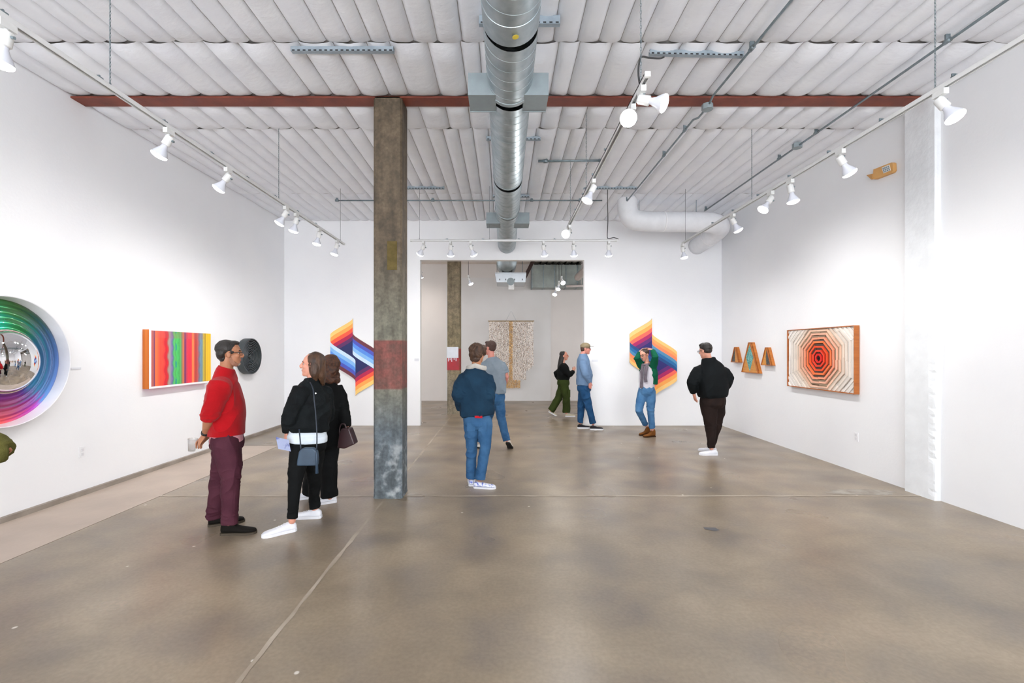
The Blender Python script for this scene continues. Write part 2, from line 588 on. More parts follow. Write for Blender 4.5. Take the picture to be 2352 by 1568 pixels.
# ---------------------------------------------------------------- columns
def column_material(name, red0, red1, top, mid, low, red, patch=True):
    m = bpy.data.materials.new(name)
    m.use_nodes = True
    nt = m.node_tree
    L = nt.links.new
    b = nt.nodes['Principled BSDF']
    b.inputs['Roughness'].default_value = .7
    g = nt.nodes.new('ShaderNodeNewGeometry')
    sx = nt.nodes.new('ShaderNodeSeparateXYZ')
    L(g.outputs['Position'], sx.inputs[0])
    mp = nt.nodes.new('ShaderNodeMapping')
    mp.inputs['Scale'].default_value = (9, 9, 1.3)
    L(g.outputs['Position'], mp.inputs[0])
    n = nt.nodes.new('ShaderNodeTexNoise')
    n.inputs['Scale'].default_value = 1.3
    n.inputs['Detail'].default_value = 8
    L(mp.outputs[0], n.inputs['Vector'])
    n2 = nt.nodes.new('ShaderNodeTexNoise')
    n2.inputs['Scale'].default_value = 8
    n2.inputs['Detail'].default_value = 10
    L(g.outputs['Position'], n2.inputs['Vector'])
    zr = nt.nodes.new('ShaderNodeValToRGB')
    dv = nt.nodes.new('ShaderNodeMath')
    dv.operation = 'DIVIDE'
    dv.inputs[1].default_value = 4.6
    L(sx.outputs[2], dv.inputs[0])
    L(dv.outputs[0], zr.inputs[0])
    cr = zr.color_ramp
    stops = [(0, low), (.16, low), (.27, mid), (.42, mid), (.6, top), (1, top)]
    while len(cr.elements) < len(stops):
        cr.elements.new(.5)
    for e, (p, c) in zip(cr.elements, stops):
        e.position = p
        e.color = (*srgb(c), 1)

    def mixc(a, c, fac, mode='MIX'):
        x = nt.nodes.new('ShaderNodeMix')
        x.data_type = 'RGBA'
        x.blend_type = mode
        if isinstance(fac, float):
            x.inputs[0].default_value = fac
        else:
            L(fac, x.inputs[0])
        L(a, x.inputs[6])
        if isinstance(c, str):
            x.inputs[7].default_value = (*srgb(c), 1)
        else:
            L(c, x.inputs[7])
        return x.outputs[2]

    def band(z0, z1, soft=.01):
        a = nt.nodes.new('ShaderNodeMapRange')
        a.inputs['From Min'].default_value = z0 - soft
        a.inputs['From Max'].default_value = z0 + soft
        L(sx.outputs[2], a.inputs[0])
        c = nt.nodes.new('ShaderNodeMapRange')
        c.inputs['From Min'].default_value = z1 + soft
        c.inputs['From Max'].default_value = z1 - soft
        L(sx.outputs[2], c.inputs[0])
        mu = nt.nodes.new('ShaderNodeMath')
        mu.operation = 'MULTIPLY'
        L(a.outputs[0], mu.inputs[0])
        L(c.outputs[0], mu.inputs[1])
        return mu.outputs[0]
    c = zr.outputs[0]
    rb = nt.nodes.new('ShaderNodeMath')
    rb.operation = 'MULTIPLY'
    L(band(red0, red1), rb.inputs[0])
    nr = nt.nodes.new('ShaderNodeMapRange')
    nr.inputs['From Min'].default_value = .3
    nr.inputs['From Max'].default_value = .6
    nr.inputs['To Min'].default_value = .7
    nr.inputs['To Max'].default_value = .95
    L(n2.outputs['Fac'], nr.inputs[0])
    L(nr.outputs[0], rb.inputs[1])
    c = mixc(c, red, rb.outputs[0])
    st = nt.nodes.new('ShaderNodeValToRGB')
    st.color_ramp.elements[0].position = .3
    st.color_ramp.elements[1].position = .7
    st.color_ramp.elements[0].color = (.26, .245, .21, 1)
    st.color_ramp.elements[1].color = (.80, .80, .78, 1)
    L(n.outputs['Fac'], st.inputs[0])
    c = mixc(c, st.outputs[0], .6, 'OVERLAY')
    n3 = nt.nodes.new('ShaderNodeTexNoise')
    n3.inputs['Scale'].default_value = 34
    n3.inputs['Detail'].default_value = 5
    L(g.outputs['Position'], n3.inputs['Vector'])
    s3 = nt.nodes.new('ShaderNodeValToRGB')
    s3.color_ramp.elements[0].position = .32
    s3.color_ramp.elements[1].position = .66
    s3.color_ramp.elements[0].color = (.22, .22, .22, 1)
    s3.color_ramp.elements[1].color = (.72, .72, .72, 1)
    L(n3.outputs['Fac'], s3.inputs[0])
    c = mixc(c, s3.outputs[0], .4, 'OVERLAY')
    s4 = nt.nodes.new('ShaderNodeValToRGB')
    s4.color_ramp.elements[0].position = .38
    s4.color_ramp.elements[1].position = .6
    s4.color_ramp.elements[0].color = (.25, .25, .24, 1)
    s4.color_ramp.elements[1].color = (.66, .66, .66, 1)
    L(n2.outputs['Fac'], s4.inputs[0])
    c = mixc(c, s4.outputs[0], .45, 'OVERLAY')
    if patch:
        ch = nt.nodes.new('ShaderNodeMapRange')
        ch.inputs['From Min'].default_value = .52
        ch.inputs['From Max'].default_value = .80
        L(n2.outputs['Fac'], ch.inputs[0])
        mu = nt.nodes.new('ShaderNodeMath')
        mu.operation = 'MULTIPLY'
        L(ch.outputs[0], mu.inputs[0])
        L(band(-.1, .62, .12), mu.inputs[1])
        c = mixc(c, '#B9BDBE', mu.outputs[0])
    L(c, b.inputs['Base Color'])
    bp = nt.nodes.new('ShaderNodeBump')
    bp.inputs['Strength'].default_value = .5
    bp.inputs['Distance'].default_value = .008
    L(n2.outputs['Fac'], bp.inputs['Height'])
    L(bp.outputs[0], b.inputs['Normal'])
    return m


def column(label, x0, x1, y0, y1, zt, m, group):
    ch = .022
    ring = [(x0 + ch, y0), (x1 - ch, y0), (x1, y0 + ch), (x1, y1 - ch), (x1 - ch, y1), (x0 + ch, y1), (x0, y1 - ch), (x0, y0 + ch)]
    zs = [0, .03, .06, .12, .3, .6, 1.2, 2, 3, zt]
    ofs = [.004, .001, 0, -.001, 0, 0, 0, 0, 0, 0]
    g = G()
    cxm, cym = (x0 + x1) / 2, (y0 + y1) / 2
    vs = []
    for z, of in zip(zs, ofs):
        for x, y in ring:
            vs.append((x + of * (1 if x > cxm else -1), y + of * (1 if y > cym else -1), z))
    fs = [(i * 8 + k, i * 8 + (k + 1) % 8, (i + 1) * 8 + (k + 1) % 8, (i + 1) * 8 + k) for i in range(len(zs) - 1) for k in range(8)]
    fs += [tuple(range(8))[::-1], tuple((len(zs) - 1) * 8 + k for k in range(8))]
    g.add(vs, fs)
    return tag(g.obj('concrete_column', m), label, 'column', group)


c1 = column('weathered square concrete column with faded red band, standing in the front room', -1.457, -1.136, 5.10, 5.40, ZC - .015,
            column_material('weathered_concrete', 1.22, 1.765, '#55493A', '#6C6A5E', '#565F66', '#6E3A34'), 'concrete columns')
olive = G().box(-1.30, -1.19, 5.096, 5.1, 2.55, 2.87)
o = olive.obj('paint_patch', mat('olive_stain', '#54492A', .8, col2='#655834', scale=14), c1)
o['label'] = 'olive brown rectangular patch'
c2 = column('concrete column with bright red band and white sheet, seen through the opening', -1.473, -1.135, 11.9, 12.24, ZC,
            column_material('pale_concrete', 1.14, 1.70, '#786C58', '#85795F', '#857B6A', '#9C2A2C', False), 'concrete columns')
g = G().box(-1.473, -1.18, 11.885, 11.9, 1.46, 1.745)
for x, l in ((-1.45, .09), (-1.405, .06), (-1.36, .1), (-1.3, .05), (-1.25, .08)):
    g.box(x, x + .018, 11.888, 11.899, 1.46 - l, 1.46)
o = g.obj('paper_sheet', mat('white_paper', '#E4E8F0', .7), c2)
o['label'] = 'white sheet with small tape strips'
G().box(-1.473, -1.17, 11.892, 11.899, 1.15, 1.46).obj('red_panel', mat('bright_red_paint', '#B21E2C', .5, col2='#9c2430', scale=9), c2)

# ---------------------------------------------------------------- spiral duct
def duct_xc(Y):
    return .050 + .016 * (Y - 3) / 7


duct = thing('spiral_duct', 'round galvanised spiral duct running under the ceiling to the back wall', 'duct', (.05, 0, 3.79))
DZ = 3.985
segs = [(-2.0, 3.18, .198), (3.18, 4.0, .196), (4.0, 6.1, .193), (6.1, 7.44, .195), (7.44, YB, .194)]
for y0, y1, r in segs:
    g = G()
    n = int((y1 - y0) / .0125)
    prof = []
    y = y0
    while y < y1:
        prof.append((y, r))
        if y + .125 < y1:
            prof += [(y + .118, r), (y + .1200, r + .0022), (y + .1250, r + .0022), (y + .127, r)]
        y += .127
    prof.append((y1, r))
    seg = 48
    vs = []
    for (yy, rr) in prof:
        for k in range(seg):
            a = 2 * math.pi * k / seg
            ph = yy + .127 * k / seg
            vs.append((duct_xc(yy) + rr * math.cos(a), min(max(ph, y0), y1), DZ + rr * math.sin(a)))
    fs = [(i * seg + k, (i + 1) * seg + k, (i + 1) * seg + (k + 1) % seg, i * seg + (k + 1) % seg) for i in range(len(prof) - 1) for k in range(seg - 1)]
    fs += [(i * seg + seg - 1, (i + 1) * seg + seg - 1, (i + 1) * seg, i * seg) for i in range(len(prof) - 1)]
    g.add(vs, fs)
    g.obj('duct_section', ALU, duct, auto=True)
for yy, wd, r in ((3.02, .2, .2015), (3.97, .05, .201), (6.08, .03, .198), (7.42, .06, .204)):
    x = duct_xc(yy)
    G().lathe((x, yy, DZ), (0, 1, 0), [(0, r - .008), (.004, r), (wd - .004, r), (wd, r - .008), (wd, r - .02), (0, r - .02)], 48, closed=True).obj('duct_collar', ALU if wd > .1 else ZINCD, duct, auto=True)
o = G().lathe((.05 + .03, 3.1, DZ - .2095), (0.15, 0, -1), [(0, .022), (.002, .022)], 20).obj('sticker', mat('yellow_sticker', '#D9C23A', .5), duct)
o['label'] = 'round yellow sticker'
for yy, (xa, xb), e in ((3.9, (-.305, .383), .27), (7.84, (-.30, .44), .28)):
    for (a, b2) in ((xa, duct_xc(yy) - .12), (duct_xc(yy) + .12, xb)):
        g = G().box(a, b2, yy, yy + e, 3.83, 4.02)
        g.box(a - .003, b2, yy + e - .004, yy + e + .006, 3.825, 4.025)
        g.obj('register_box', ZINCD, duct)

# ---------------------------------------------------------------- painted white duct at the far right corner
g = G()
path = [(2.33, 8.62, 4.53), (2.33, 8.62, 4.36), (2.35, 8.62, 4.24), (2.42, 8.62, 4.14), (2.55, 8.62, 4.095), (2.8, 8.62, 4.08), (3.3, 8.62, 4.075), (3.8, 8.62, 4.07),
        (3.98, 8.66, 4.06), (4.12, 8.76, 4.05), (4.21, 8.93, 4.03), (4.23, 9.2, 4.0), (4.24, 9.6, 3.97), (4.25, 10.06, 3.95)]


def resample(pts, k=4):
    P = [V(p) for p in pts]
    out = []
    for i in range(len(P) - 1):
        p0, p1, p2, p3 = P[max(i - 1, 0)], P[i], P[i + 1], P[min(i + 2, len(P) - 1)]
        for j in range(k):
            t_ = j / k
            out.append(.5 * ((2 * p1) + (p2 - p0) * t_ + (2 * p0 - 5 * p1 + 4 * p2 - p3) * t_ ** 2 + (3 * p1 - 3 * p2 + p3 - p0) * t_ ** 3))
    out.append(P[-1])
    return out


PD = resample(path, 3)
g.tube(PD, .185, seg=28)
wd_ = g.obj('painted_duct', mat('white_painted_duct', '#E2E4E8', .55, bump=.15, bscale=20), smooth=True)
tag(wd_, 'white painted round duct bending along the far right corner of the ceiling', 'duct')
for c, ax in (((4.235, 9.35, 3.99), (.02, 1, -.06)), ((3.0, 8.62, 4.08), (1, 0, 0))):
    G().lathe(c, ax, [(0, .186), (.004, .191), (.02, .191), (.024, .186)], 28, closed=True).obj('duct_band', WALL, wd_, smooth=True)
for x in (2.55, 3.63):
    G().tube([(x, 8.62, 4.26), (x, 8.62, ZC)], .006, seg=6).obj('hanger_rod', ZINC, wd_)

# ---------------------------------------------------------------- light tracks with chains
def track(label, p0, p1):
    p0, p1 = V(p0), V(p1)
    d = (p1 - p0).normalized()
    s = V((-d.y, d.x, 0))
    c = (p0 + p1) / 2
    h = (p1 - p0) / 2
    r = thing('light_track', label, 'track', c, 'light tracks')
    g = G()
    g.obox(c + V((0, 0, .010)), h, s * .018, V((0, 0, .006)))
    g.obox(c + s * .015, h, s * .003, V((0, 0, .016)))
    g.obox(c - s * .015, h, s * .003, V((0, 0, .016)))
    g.obj('rail', mat('track_white', '#E2E3E3', .45, 0.), r)
    G().obox(c + V((0, 0, -.001)), h * .995, s * .009, V((0, 0, .004))).obj('conductor_slot', mat('slot_grey', '#8b8d90', .5), r)
    for e in (p0, p1):
        G().obox(e, d * .012, s * .019, V((0, 0, .018))).obj('end_cap', WHITEM, r)
    n = int((p1 - p0).length / .62)
    for i in range(1, n):
        q = p0 + d * (.62 * i)
        gg = G().obox(q + V((0, 0, .022)), d * .02, s * .014, V((0, 0, .006))).obox(q + s * .01 + V((0, 0, .03)), d * .004, s * .016, V((0, 0, .010)))
        gg.obj('track_clip', ZINC, r)
    return r


TL = track('long white light track hanging beside the left wall', (-2.85, -.5, 3.55), (-2.85, 8.15, 3.55))
TR = track('long white light track hanging beside the right wall', (3.18, -.5, 3.56), (3.18, 8.12, 3.56))
TM = track('short white light track hanging right of the round duct', (.99, 3.15, 3.55), (.99, 7.05, 3.55))
TF = track('white light track hanging crosswise above the wide opening', (-1.60, 7.89, 3.55), (1.94, 7.89, 3.55))


def chain(label, x, y, z0, z1, links=True):
    g = G()
    if links:
        n = int((z1 - z0) / .026)
        for i in range(n):
            z = z0 + (i + .5) * (z1 - z0) / n
            a = V((1, 0, 0)) if i % 2 else V((0, 1, 0))
            pts = [V((x, y, z)) + a * (.0055 * math.cos(q)) + V((0, 0, .0165 * math.sin(q))) for q in [math.pi * 2 * k / 8 for k in range(9)]]
            g.tube(pts, .0019, seg=5)
    else:
        g.tube([(x, y, z0), (x, y, z1)], .0032, seg=6)
    g.tube([(x, y, z0 - .02), (x, y, z0 + .012)], .007, seg=8)
    o = g.obj('hanging_chain' if links else 'suspension_wire', ZINC if links else mat('wire_grey', '#8b8d92', .5, .3), smooth=True)
    return tag(o, label, 'chain' if links else 'wire', 'track suspension')


zt = 3.575
chain('near hanging chain of the left wall light track', -2.85, 3.31, zt, ZC)
chain('middle hanging chain of the left wall light track', -2.85, 5.79, zt, ZC)
chain('far thin wire of the left wall light track', -2.85, 7.98, zt, ZC, False)
chain('near hanging chain of the right wall light track', 3.18, 3.37, zt, ZC)
chain('middle hanging chain of the right wall light track', 3.18, 5.86, zt, ZC)
chain('far thin wire of the right wall light track', 3.18, 8.0, zt, ZC, False)
chain('near hanging chain of the short track right of the round duct', .99, 3.30, zt, ZC)
chain('middle hanging chain of the short track right of the round duct', .99, 5.48, zt, ZC)
chain('far hanging chain of the short track, dropping from the thin ceiling pipe', .99, 6.78, zt, ZC - .06)
chain('thin wire at the left end of the crosswise track', -1.455, 7.89, zt, ZC - .03, False)
chain('thin wire left of the duct holding the crosswise track', -.245, 7.89, zt, ZC, False)


def cable(name, label, pts, r, m, cat='cable'):
    return tag(G().tube(resample(pts, 4), r, seg=8).obj(name, m, smooth=True), label, cat)


cable('power_cable', 'grey cable dropping to the right end of the crosswise track', [(1.80, 7.93, 4.44), (1.80, 7.93, 4.2), (1.805, 7.92, 3.9), (1.79, 7.90, 3.62), (1.82, 7.89, 3.585), (1.9, 7.89, 3.6), (1.98, 7.89, 3.575)], .007, CORD)
cable('power_cable', 'dark cable curving from the ceiling strut to the pair of round lamps', [(1.52, 4.33, 4.43), (1.47, 4.32, 4.41), (1.33, 4.2, 4.34), (1.17, 3.9, 4.15), (1.06, 3.6, 3.85), (1.02, 3.42, 3.62), (1.0, 3.38, 3.58)], .008, CORD)

# ---------------------------------------------------------------- track lamps
LAMPGROUP = 'white track spotlights'


def lamp(label, base, lens_px, watt=SPOT_W, aim=None, group=LAMPGROUP, tint=(1, .985, .96), ang=162):
    """base: point on the track; lens_px: where the middle of the lens measures, with its own distance"""
    base = V(base)
    piv = base + V((0, 0, -.085))
    if aim is None:
        tgt = at(*lens_px)
        aim = tgt - piv
    aim = V(aim).normalized()
    r = thing('track_spotlight', label, 'lamp', base, group)
    s = aim.orthogonal().normalized()
    g = G().box(base.x - .019, base.x + .019, base.y - .045, base.y + .045, base.z - .045, base.z - .002)
    g.obj('adapter', WHITEM, r)
    G().tube([base + V((0, 0, -.04)), piv + V((0, 0, .0))], .011, seg=10).obj('stem', WHITEM, r, smooth=True)
    so = piv + aim * .01
    G().lathe(piv - aim * .03, aim, [(0, .012), (.004, .028), (.012, .033), (.085, .034), (.09, .028), (.09, .0)], 20).obj('socket', WHITEM, r, auto=True)
    kx = aim.cross(V((0, 1, 0))).normalized()
    G().tube([piv + kx * .03, piv + kx * .05], .009, seg=8).obj('knob', ZINC, r)
    G().lathe(piv + aim * .055, aim, [(0, .022), (.02, .024), (.045, .034), (.07, .049), (.09, .0585), (.098, .0605), (.104, .060), (.104, 0.0)], 28).obj('reflector_bulb', BULBM, r, auto=True)
    G().lathe(piv + aim * .159, aim, [(-.004, .0612), (.006, .0618), (.014, .056), (.022, .042), (.027, .024), (.029, 0.0)], 28).obj('lens', LENS, r, smooth=True)
    ld = bpy.data.lights.new('lamp_light', 'SPOT')
    ld.energy = watt
    ld.spot_size = R(ang)
    ld.spot_blend = 1
    ld.shadow_soft_size = .055
    ld.color = tint
    lo = bpy.data.objects.new('lamp_light', ld)
    COL.objects.link(lo)
    lo.parent = r
    lo.location = (piv + aim * .2) - base
    lo.rotation_euler = aim.to_track_quat('-Z', 'Y').to_euler()
    return r


def on_left(px):
    return (-2.85, 2.85 * F / (CX - px), 3.535)


def on_right(px):
    return (3.18, 3.18 * F / (px - CX), 3.545)


def lp(px, py, b, dy=0):
    return (px, py, b[1] + dy)


words = ['nearest', 'second', 'third', 'fourth', 'fifth', 'sixth', 'seventh']
for i, (ax, lx, ly, dy) in enumerate([(14, 0, 145, 0), (388, 369, 350, 0), (524, 507, 427, 0), (657, 646, 506, 0), (681, 676, 523, .02), (733, 729, 554, 0), (774, 770, 577, 0)]):
    b = on_left(ax)
    wt = SPOT_W * (.3 if i == 0 else .5 if i == 1 else .8 if i == 2 else 1.1)
    nm = 'white spotlight nearest the camera on the left wall track' if i == 0 else f'white spotlight, {words[i]} from the near end of the left wall track'
    lamp(nm, b, lp(lx, ly, b, dy), wt)
for i, (ax, lx, ly, dy) in enumerate([(2160, 2188, 262, -.05), (1930, 1947, 390, 0), (1815, 1821, 458, 0), (1770, 1752, 482, 0), (1683, 1694, 525, 0), (1568, 1571, 587, 0)]):
    b = on_right(ax)
    wt = SPOT_W * (.28 if i == 0 else .55 if i == 1 else 1.1 if i < 4 else 1.6)
    nm = 'white spotlight nearest the camera on the right wall track' if i == 0 else f'white spotlight, {words[i]} from the near end of the right wall track'
    lamp(nm, b, lp(lx, ly, b, dy), wt)
# further lamps of the same two tracks, beyond the picture's edge, keep lighting the room behind the camera
for sx, X, z in ((-1, -2.85, 3.535), (1, 3.18, 3.545)):
    for yy in (.2, 1.5):
        side = 'left' if sx < 0 else 'right'
        lamp(f'white spotlight on the {side} wall track, ' + ('abreast of the camera' if yy < 1 else 'just outside the picture'), (X, yy, z), None, aim=(sx * .45, 0, -1), watt=SPOT_W * .4)
b = (.99, 3.53, 3.535)
lamp('white spotlight with round lens facing the camera, left of the hanging pair', b, None, aim=(-.36, -.75, -.42), watt=SPOT_W * .5)
b = (.99, 3.28, 3.535)
lamp('white spotlight turned right, the right one of the hanging pair', b, None, aim=(.72, -.30, -.30), watt=SPOT_W * .5)
b = (.99, 5.05, 3.535)
lamp('white spotlight midway along the short track right of the duct', b, lp(1357, 443, b))
b = (.99, 6.88, 3.535)
lamp('white spotlight at the far end of the short track right of the duct', b, lp(1299, 538, b, -.12))
for ax, lx, nm in [(973, 966, 'leftmost, next to the concrete column'), (1035, 1035, 'second from the left'), (1081, 1087, 'third from the left, beside the round duct'),
                   (1248, 1250, 'first one right of the round duct'), (1317, 1318, 'between duct and right end'), (1398, 1398, 'rightmost, below the grey cable')]:
    b = ((ax - CX) * 7.89 / F, 7.89, 3.535)
    lamp(f'white spotlight on the crosswise track, {nm}', b, (lx, 581, 7.95))

# ---------------------------------------------------------------- struts, pipes and conduits on the ceiling
STRUTM = mat('light_galvanised_strut', '#98A4AD', .5, .15, col2='#8A969F', scale=12)


def strut(label, x0, x1, y, z=ZC - .03, hgt=.042, holes=True, dy=0):
    g = G()
    d = V((x1 - x0, dy, 0))
    h = d / 2
    c = V(((x0 + x1) / 2, y + dy / 2, z))
    s = V((0, .021, 0))
    g.obox(c - s + V((0, 0, 0)), h, V((0, .0015, 0)), V((0, 0, hgt / 2)))
    g.obox(c + s, h, V((0, .0015, 0)), V((0, 0, hgt / 2)))
    g.obox(c + V((0, 0, hgt / 2)), h, V((0, .021, 0)), V((0, 0, .0015)))
    g.obox(c - s * .72 - V((0, 0, hgt / 2)), h, V((0, .006, 0)), V((0, 0, .0015)))
    g.obox(c + s * .72 - V((0, 0, hgt / 2)), h, V((0, .006, 0)), V((0, 0, .0015)))
    g.obox(c - V((0, 0, hgt / 2)), h, V((0, .020, 0)), V((0, 0, .001)))
    r = g.obj('ceiling_strut', STRUTM)
    tag(r, label, 'strut', 'ceiling struts')
    if holes:
        gh = G()
        n = int(abs(x1 - x0) / .05)
        for i in range(n):
            q = c - h + d * ((i + .5) / n)
            gh.obox(q + V((0, -.0228, -hgt * .36)), d.normalized() * .013, V((0, .0006, 0)), V((0, 0, .006)))
        gh.obj('slot', BLACK, r)['kind'] = 'stuff'
    return r


strut('grey slotted strut on the ceiling left of the column', -1.99, -1.03, 4.29)
strut('grey slotted strut on the ceiling near the right light track pair', 1.38, 2.28, 4.33, dy=.03)
strut('grey slotted strut crossing above the round duct at the picture top', -.21, .48, 3.9, ZC - .04, .07)
strut('short slotted strut above the duct behind the red beam', -.23, .49, 6.08)
strut('slotted strut between column and duct, far end of the ceiling', -1.75, -1.03, 7.92)
strut('slotted strut above the right end of the crosswise track', 1.38, 2.30, 7.92, dy=.0)
strut('short strut above the duct near the back wall', -.2, .47, 8.35)


def pipe(name, label, pts, r, m=ZINC, couplings=(), boxes=(), cat='pipe'):
    ro = thing(name, label, cat, pts[0])
    G().tube([V(p) for p in pts], r, seg=10).obj('pipe_run', m, ro, smooth=True)
    for c, d in couplings:
        G().tube([V(c) - V(d) * .03, V(c) + V(d) * .03], r * 1.7, seg=10).obj('coupling', ZINC, ro, smooth=True)
        G().box(c[0] - .02, c[0] + .02, c[1] - .008, c[1] + .008, c[2], ZC - .012).obj('pipe_strap', ZINC, ro)
    for c in boxes:
        g = G()
        k = .055
        ring = [(math.cos(R(22.5 + 45 * i)) * k * 1.1, math.sin(R(22.5 + 45 * i)) * k * 1.1) for i in range(8)]
        g.prism([(c[0] + a, c[1] + b2, c[2] - .03) for a, b2 in ring], (0, 0, .06))
        g.obj('junction_box', ZINCD, ro)
    return ro


zc = ZC - .075
pipe('thin_pipe', 'thin steel pipe on the ceiling right of the duct, holding a chain', [(.51, 6.76, 4.45), (1.47, 6.74, 4.45)], .017,
     couplings=[((.62, 6.76, 4.45), (1, 0, 0)), ((1.44, 6.74, 4.45), (1, 0, 0))])
pipe('long_conduit', 'long thin conduit crossing the ceiling in front of the back wall', [(-3.13, 8.5, 4.44), (1.83, 8.5, 4.44)], .013,
     couplings=[((-1.32, 8.5, 4.44), (1, 0, 0)), ((-.08, 8.5, 4.44), (1, 0, 0)), ((.52, 8.5, 4.44), (1, 0, 0)), ((1.42, 8.5, 4.44), (1, 0, 0)), ((-3.1, 8.5, 4.44), (1, 0, 0))], cat='conduit')
pipe('ceiling_conduit', 'grey conduit along the ceiling with a box on the red beam', [(2.28, .5, zc), (2.28, 4.98, zc), (2.28, 5.1, zc - .05), (2.28, 5.35, zc - .05), (2.28, 5.5, zc), (2.28, 8.5, zc - .01)], .012,
     couplings=[((2.28, 4.2, zc), (0, 1, 0)), ((2.28, 5.75, zc), (0, 1, 0)), ((2.28, 6.5, zc), (0, 1, 0)), ((2.28, 8.45, zc), (0, 1, 0))], boxes=[(2.28, 5.12, zc - .05)], cat='conduit')
pipe('ceiling_conduit', 'grey conduit along the ceiling nearest the right wall track', [(3.98, .5, zc), (3.98, 9.05, zc - .01)], .012,
     couplings=[((3.98, 4.1, zc), (0, 1, 0)), ((3.98, 5.82, zc), (0, 1, 0)), ((3.98, 6.6, zc), (0, 1, 0)), ((3.98, 9.0, zc), (0, 1, 0))], boxes=[(3.98, 6.2, zc)], cat='conduit')

# ---------------------------------------------------------------- left wall works
# large concave disc with mirror dome
ring = thing('disc_sculpture', 'large round iridescent dish with a mirrored dome, cut by the left picture edge', 'sculpture', (XL, 4.34, .9))
RC = V((XL, 4.34, 1.546))
AX, YA, ZA = V((1, 0, 0)), V((0, 1, 0)), V((0, 0, 1))
G().lathe(RC, AX, [(0, .612), (.02, .63), (.10, .632), (.128, .628), (.136, .622), (.133, .616), (.10, .606), (.045, .600), (.035, .597), (.0, .597)], 96, ref=YA, closed=True).obj(
    'outer_rim', mat('white_lacquer', '#E6E6EA', .3, coat=.3), ring, auto=True)
prof = []
for i in range(40):
    q = i / 39
    r_ = .599 - q * (.599 - .295)
    h_ = .03 + .085 * q ** 1.2 + .007 * math.sin(q * 19)
    prof.append((h_, r_))
seg = 128
vs, cols = [], []


def hexc(h):
    return np.array(srgb(h))


# colour round the dish: angle 0 = away from the camera (+Y), 90 = up
ANG = [(-180, '#7B2A8C'), (-120, '#C33A3A'), (-100, '#E85A4A'), (-84, '#E8574E'), (-70, '#C8407A'), (-56, '#B936A8'), (-47, '#B53BC0'), (-43, '#5C8FD0'), (-20, '#5E80C0'), (5, '#4C6FAE'), (28, '#3C5E8C'),
       (42, '#2A4A50'), (58, '#26463A'), (75, '#3C5A2A'), (95, '#2E6A2C'), (115, '#1A8A4A'), (180, '#2A2A8C')]
INN = [(-180, '#2A1A7C'), (-100, '#6A2A9C'), (-70, '#7A2E98'), (-58, '#2A3AB0'), (-48, '#2C98C8'), (-20, '#1C74A8'), (10, '#0E5E8A'), (35, '#0A6A8C'), (50, '#0A7A66'), (62, '#117A36'), (80, '#0E8A4A'), (97, '#18C8A0'),
       (120, '#20D0B0'), (180, '#2A1A7C')]


def ramp_at(tab, a):
    for (a0, c0), (a1, c1) in zip(tab, tab[1:]):
        if a0 <= a <= a1:
            u = (a - a0) / (a1 - a0)
            return hexc(c0) * (1 - u) + hexc(c1) * u
    return hexc(tab[-1][1])


rr = random.Random(5)
band_off = [rr.uniform(-6, 6) for _ in range(40)]
band_l = [rr.uniform(.75, 1.25) for _ in range(40)]
for i, (h_, r_) in enumerate(prof):
    q = i / 39
    for k in range(seg):
        a = 2 * math.pi * k / seg
        vs.append(RC + AX * h_ + YA * (r_ * math.cos(a)) + ZA * (r_ * math.sin(a)))
        deg = math.degrees(a)
        deg = deg - 360 if deg > 180 else deg
        dd = max(-179, min(179, deg + band_off[i]))
        c = ramp_at(ANG, dd) * (1 - q) + ramp_at(INN, dd) * q
        if abs(q - .52) < .03:
            c = c * .8 + np.array([.0, .25, .25]) * .4
        c = np.clip(c * band_l[i // 7] * 1.15, 0, 1)
        cols.append((*c, 1))
fs = [(i * seg + k, i * seg + (k + 1) % seg, (i + 1) * seg + (k + 1) % seg, (i + 1) * seg + k) for i in range(39) for k in range(seg)]
o = G().add(vs, fs).obj('iridescent_dish', mat_attr('iridescent_film', .22, .55, coat=.5, bump=.05, bscale=30), ring, smooth=True)
ca = o.data.color_attributes.new('Col', 'FLOAT_COLOR', 'POINT')
ca.data.foreach_set('color', np.array(cols, dtype=np.float32).ravel())
G().lathe(RC, AX, [(0.03, .30), (.115, .306), (.125, .302), (.13, .294), (.11, .29), (.03, .29)], 96, ref=YA, closed=True).obj('inner_ring', mat('pale_pink_metal', '#E8CFC8', .25, .6), ring, auto=True)
dome = [(.112 + .15 * math.cos(q), .291 * math.sin(q)) for q in [math.pi / 2 * (1 - i / 24) for i in range(25)]]
G().lathe(RC, AX, dome, 96, ref=YA).obj('mirror_dome', mat('polished_mirror', '#F2F2F4', .03, 1.0, col2='#F0F0F2'), ring, smooth=True)

# striped box painting
sp = thing('striped_painting', 'box painting of vertical rainbow stripes with orange side and white frame edge', 'painting', (XL, 6.76, 1.13))
Y0s, Y1s, Z0s, Z1s, XF = 6.117, 7.40, 1.137, 1.935, XL + .093
ORA = mat('orange_acrylic', '#D2741A', .3, col2='#B45A10', scale=3, stretch=(40, .1, .1))
G().box(XL + .002, XF - .004, Y0s, Y0s + .004, Z0s, Z1s).obj('side_panel', ORA, sp)
G().box(XL + .002, XF - .004, Y1s - .004, Y1s, Z0s, Z1s).obj('side_panel', ORA, sp)
PK = mat('pink_acrylic', '#FF30B4', .3, col2='#FF2CAE')  # plates coloured pink to bounce a pink glow onto the wall
nt = PK.node_tree
tr = nt.nodes.new('ShaderNodeBsdfTransparent')
tr.inputs[0].default_value = (1.0, .42, .80, 1)
mx = nt.nodes.new('ShaderNodeMixShader')
mx.inputs[0].default_value = .1
nt.links.new(nt.nodes['Principled BSDF'].outputs[0], mx.inputs[1])
nt.links.new(tr.outputs[0], mx.inputs[2])
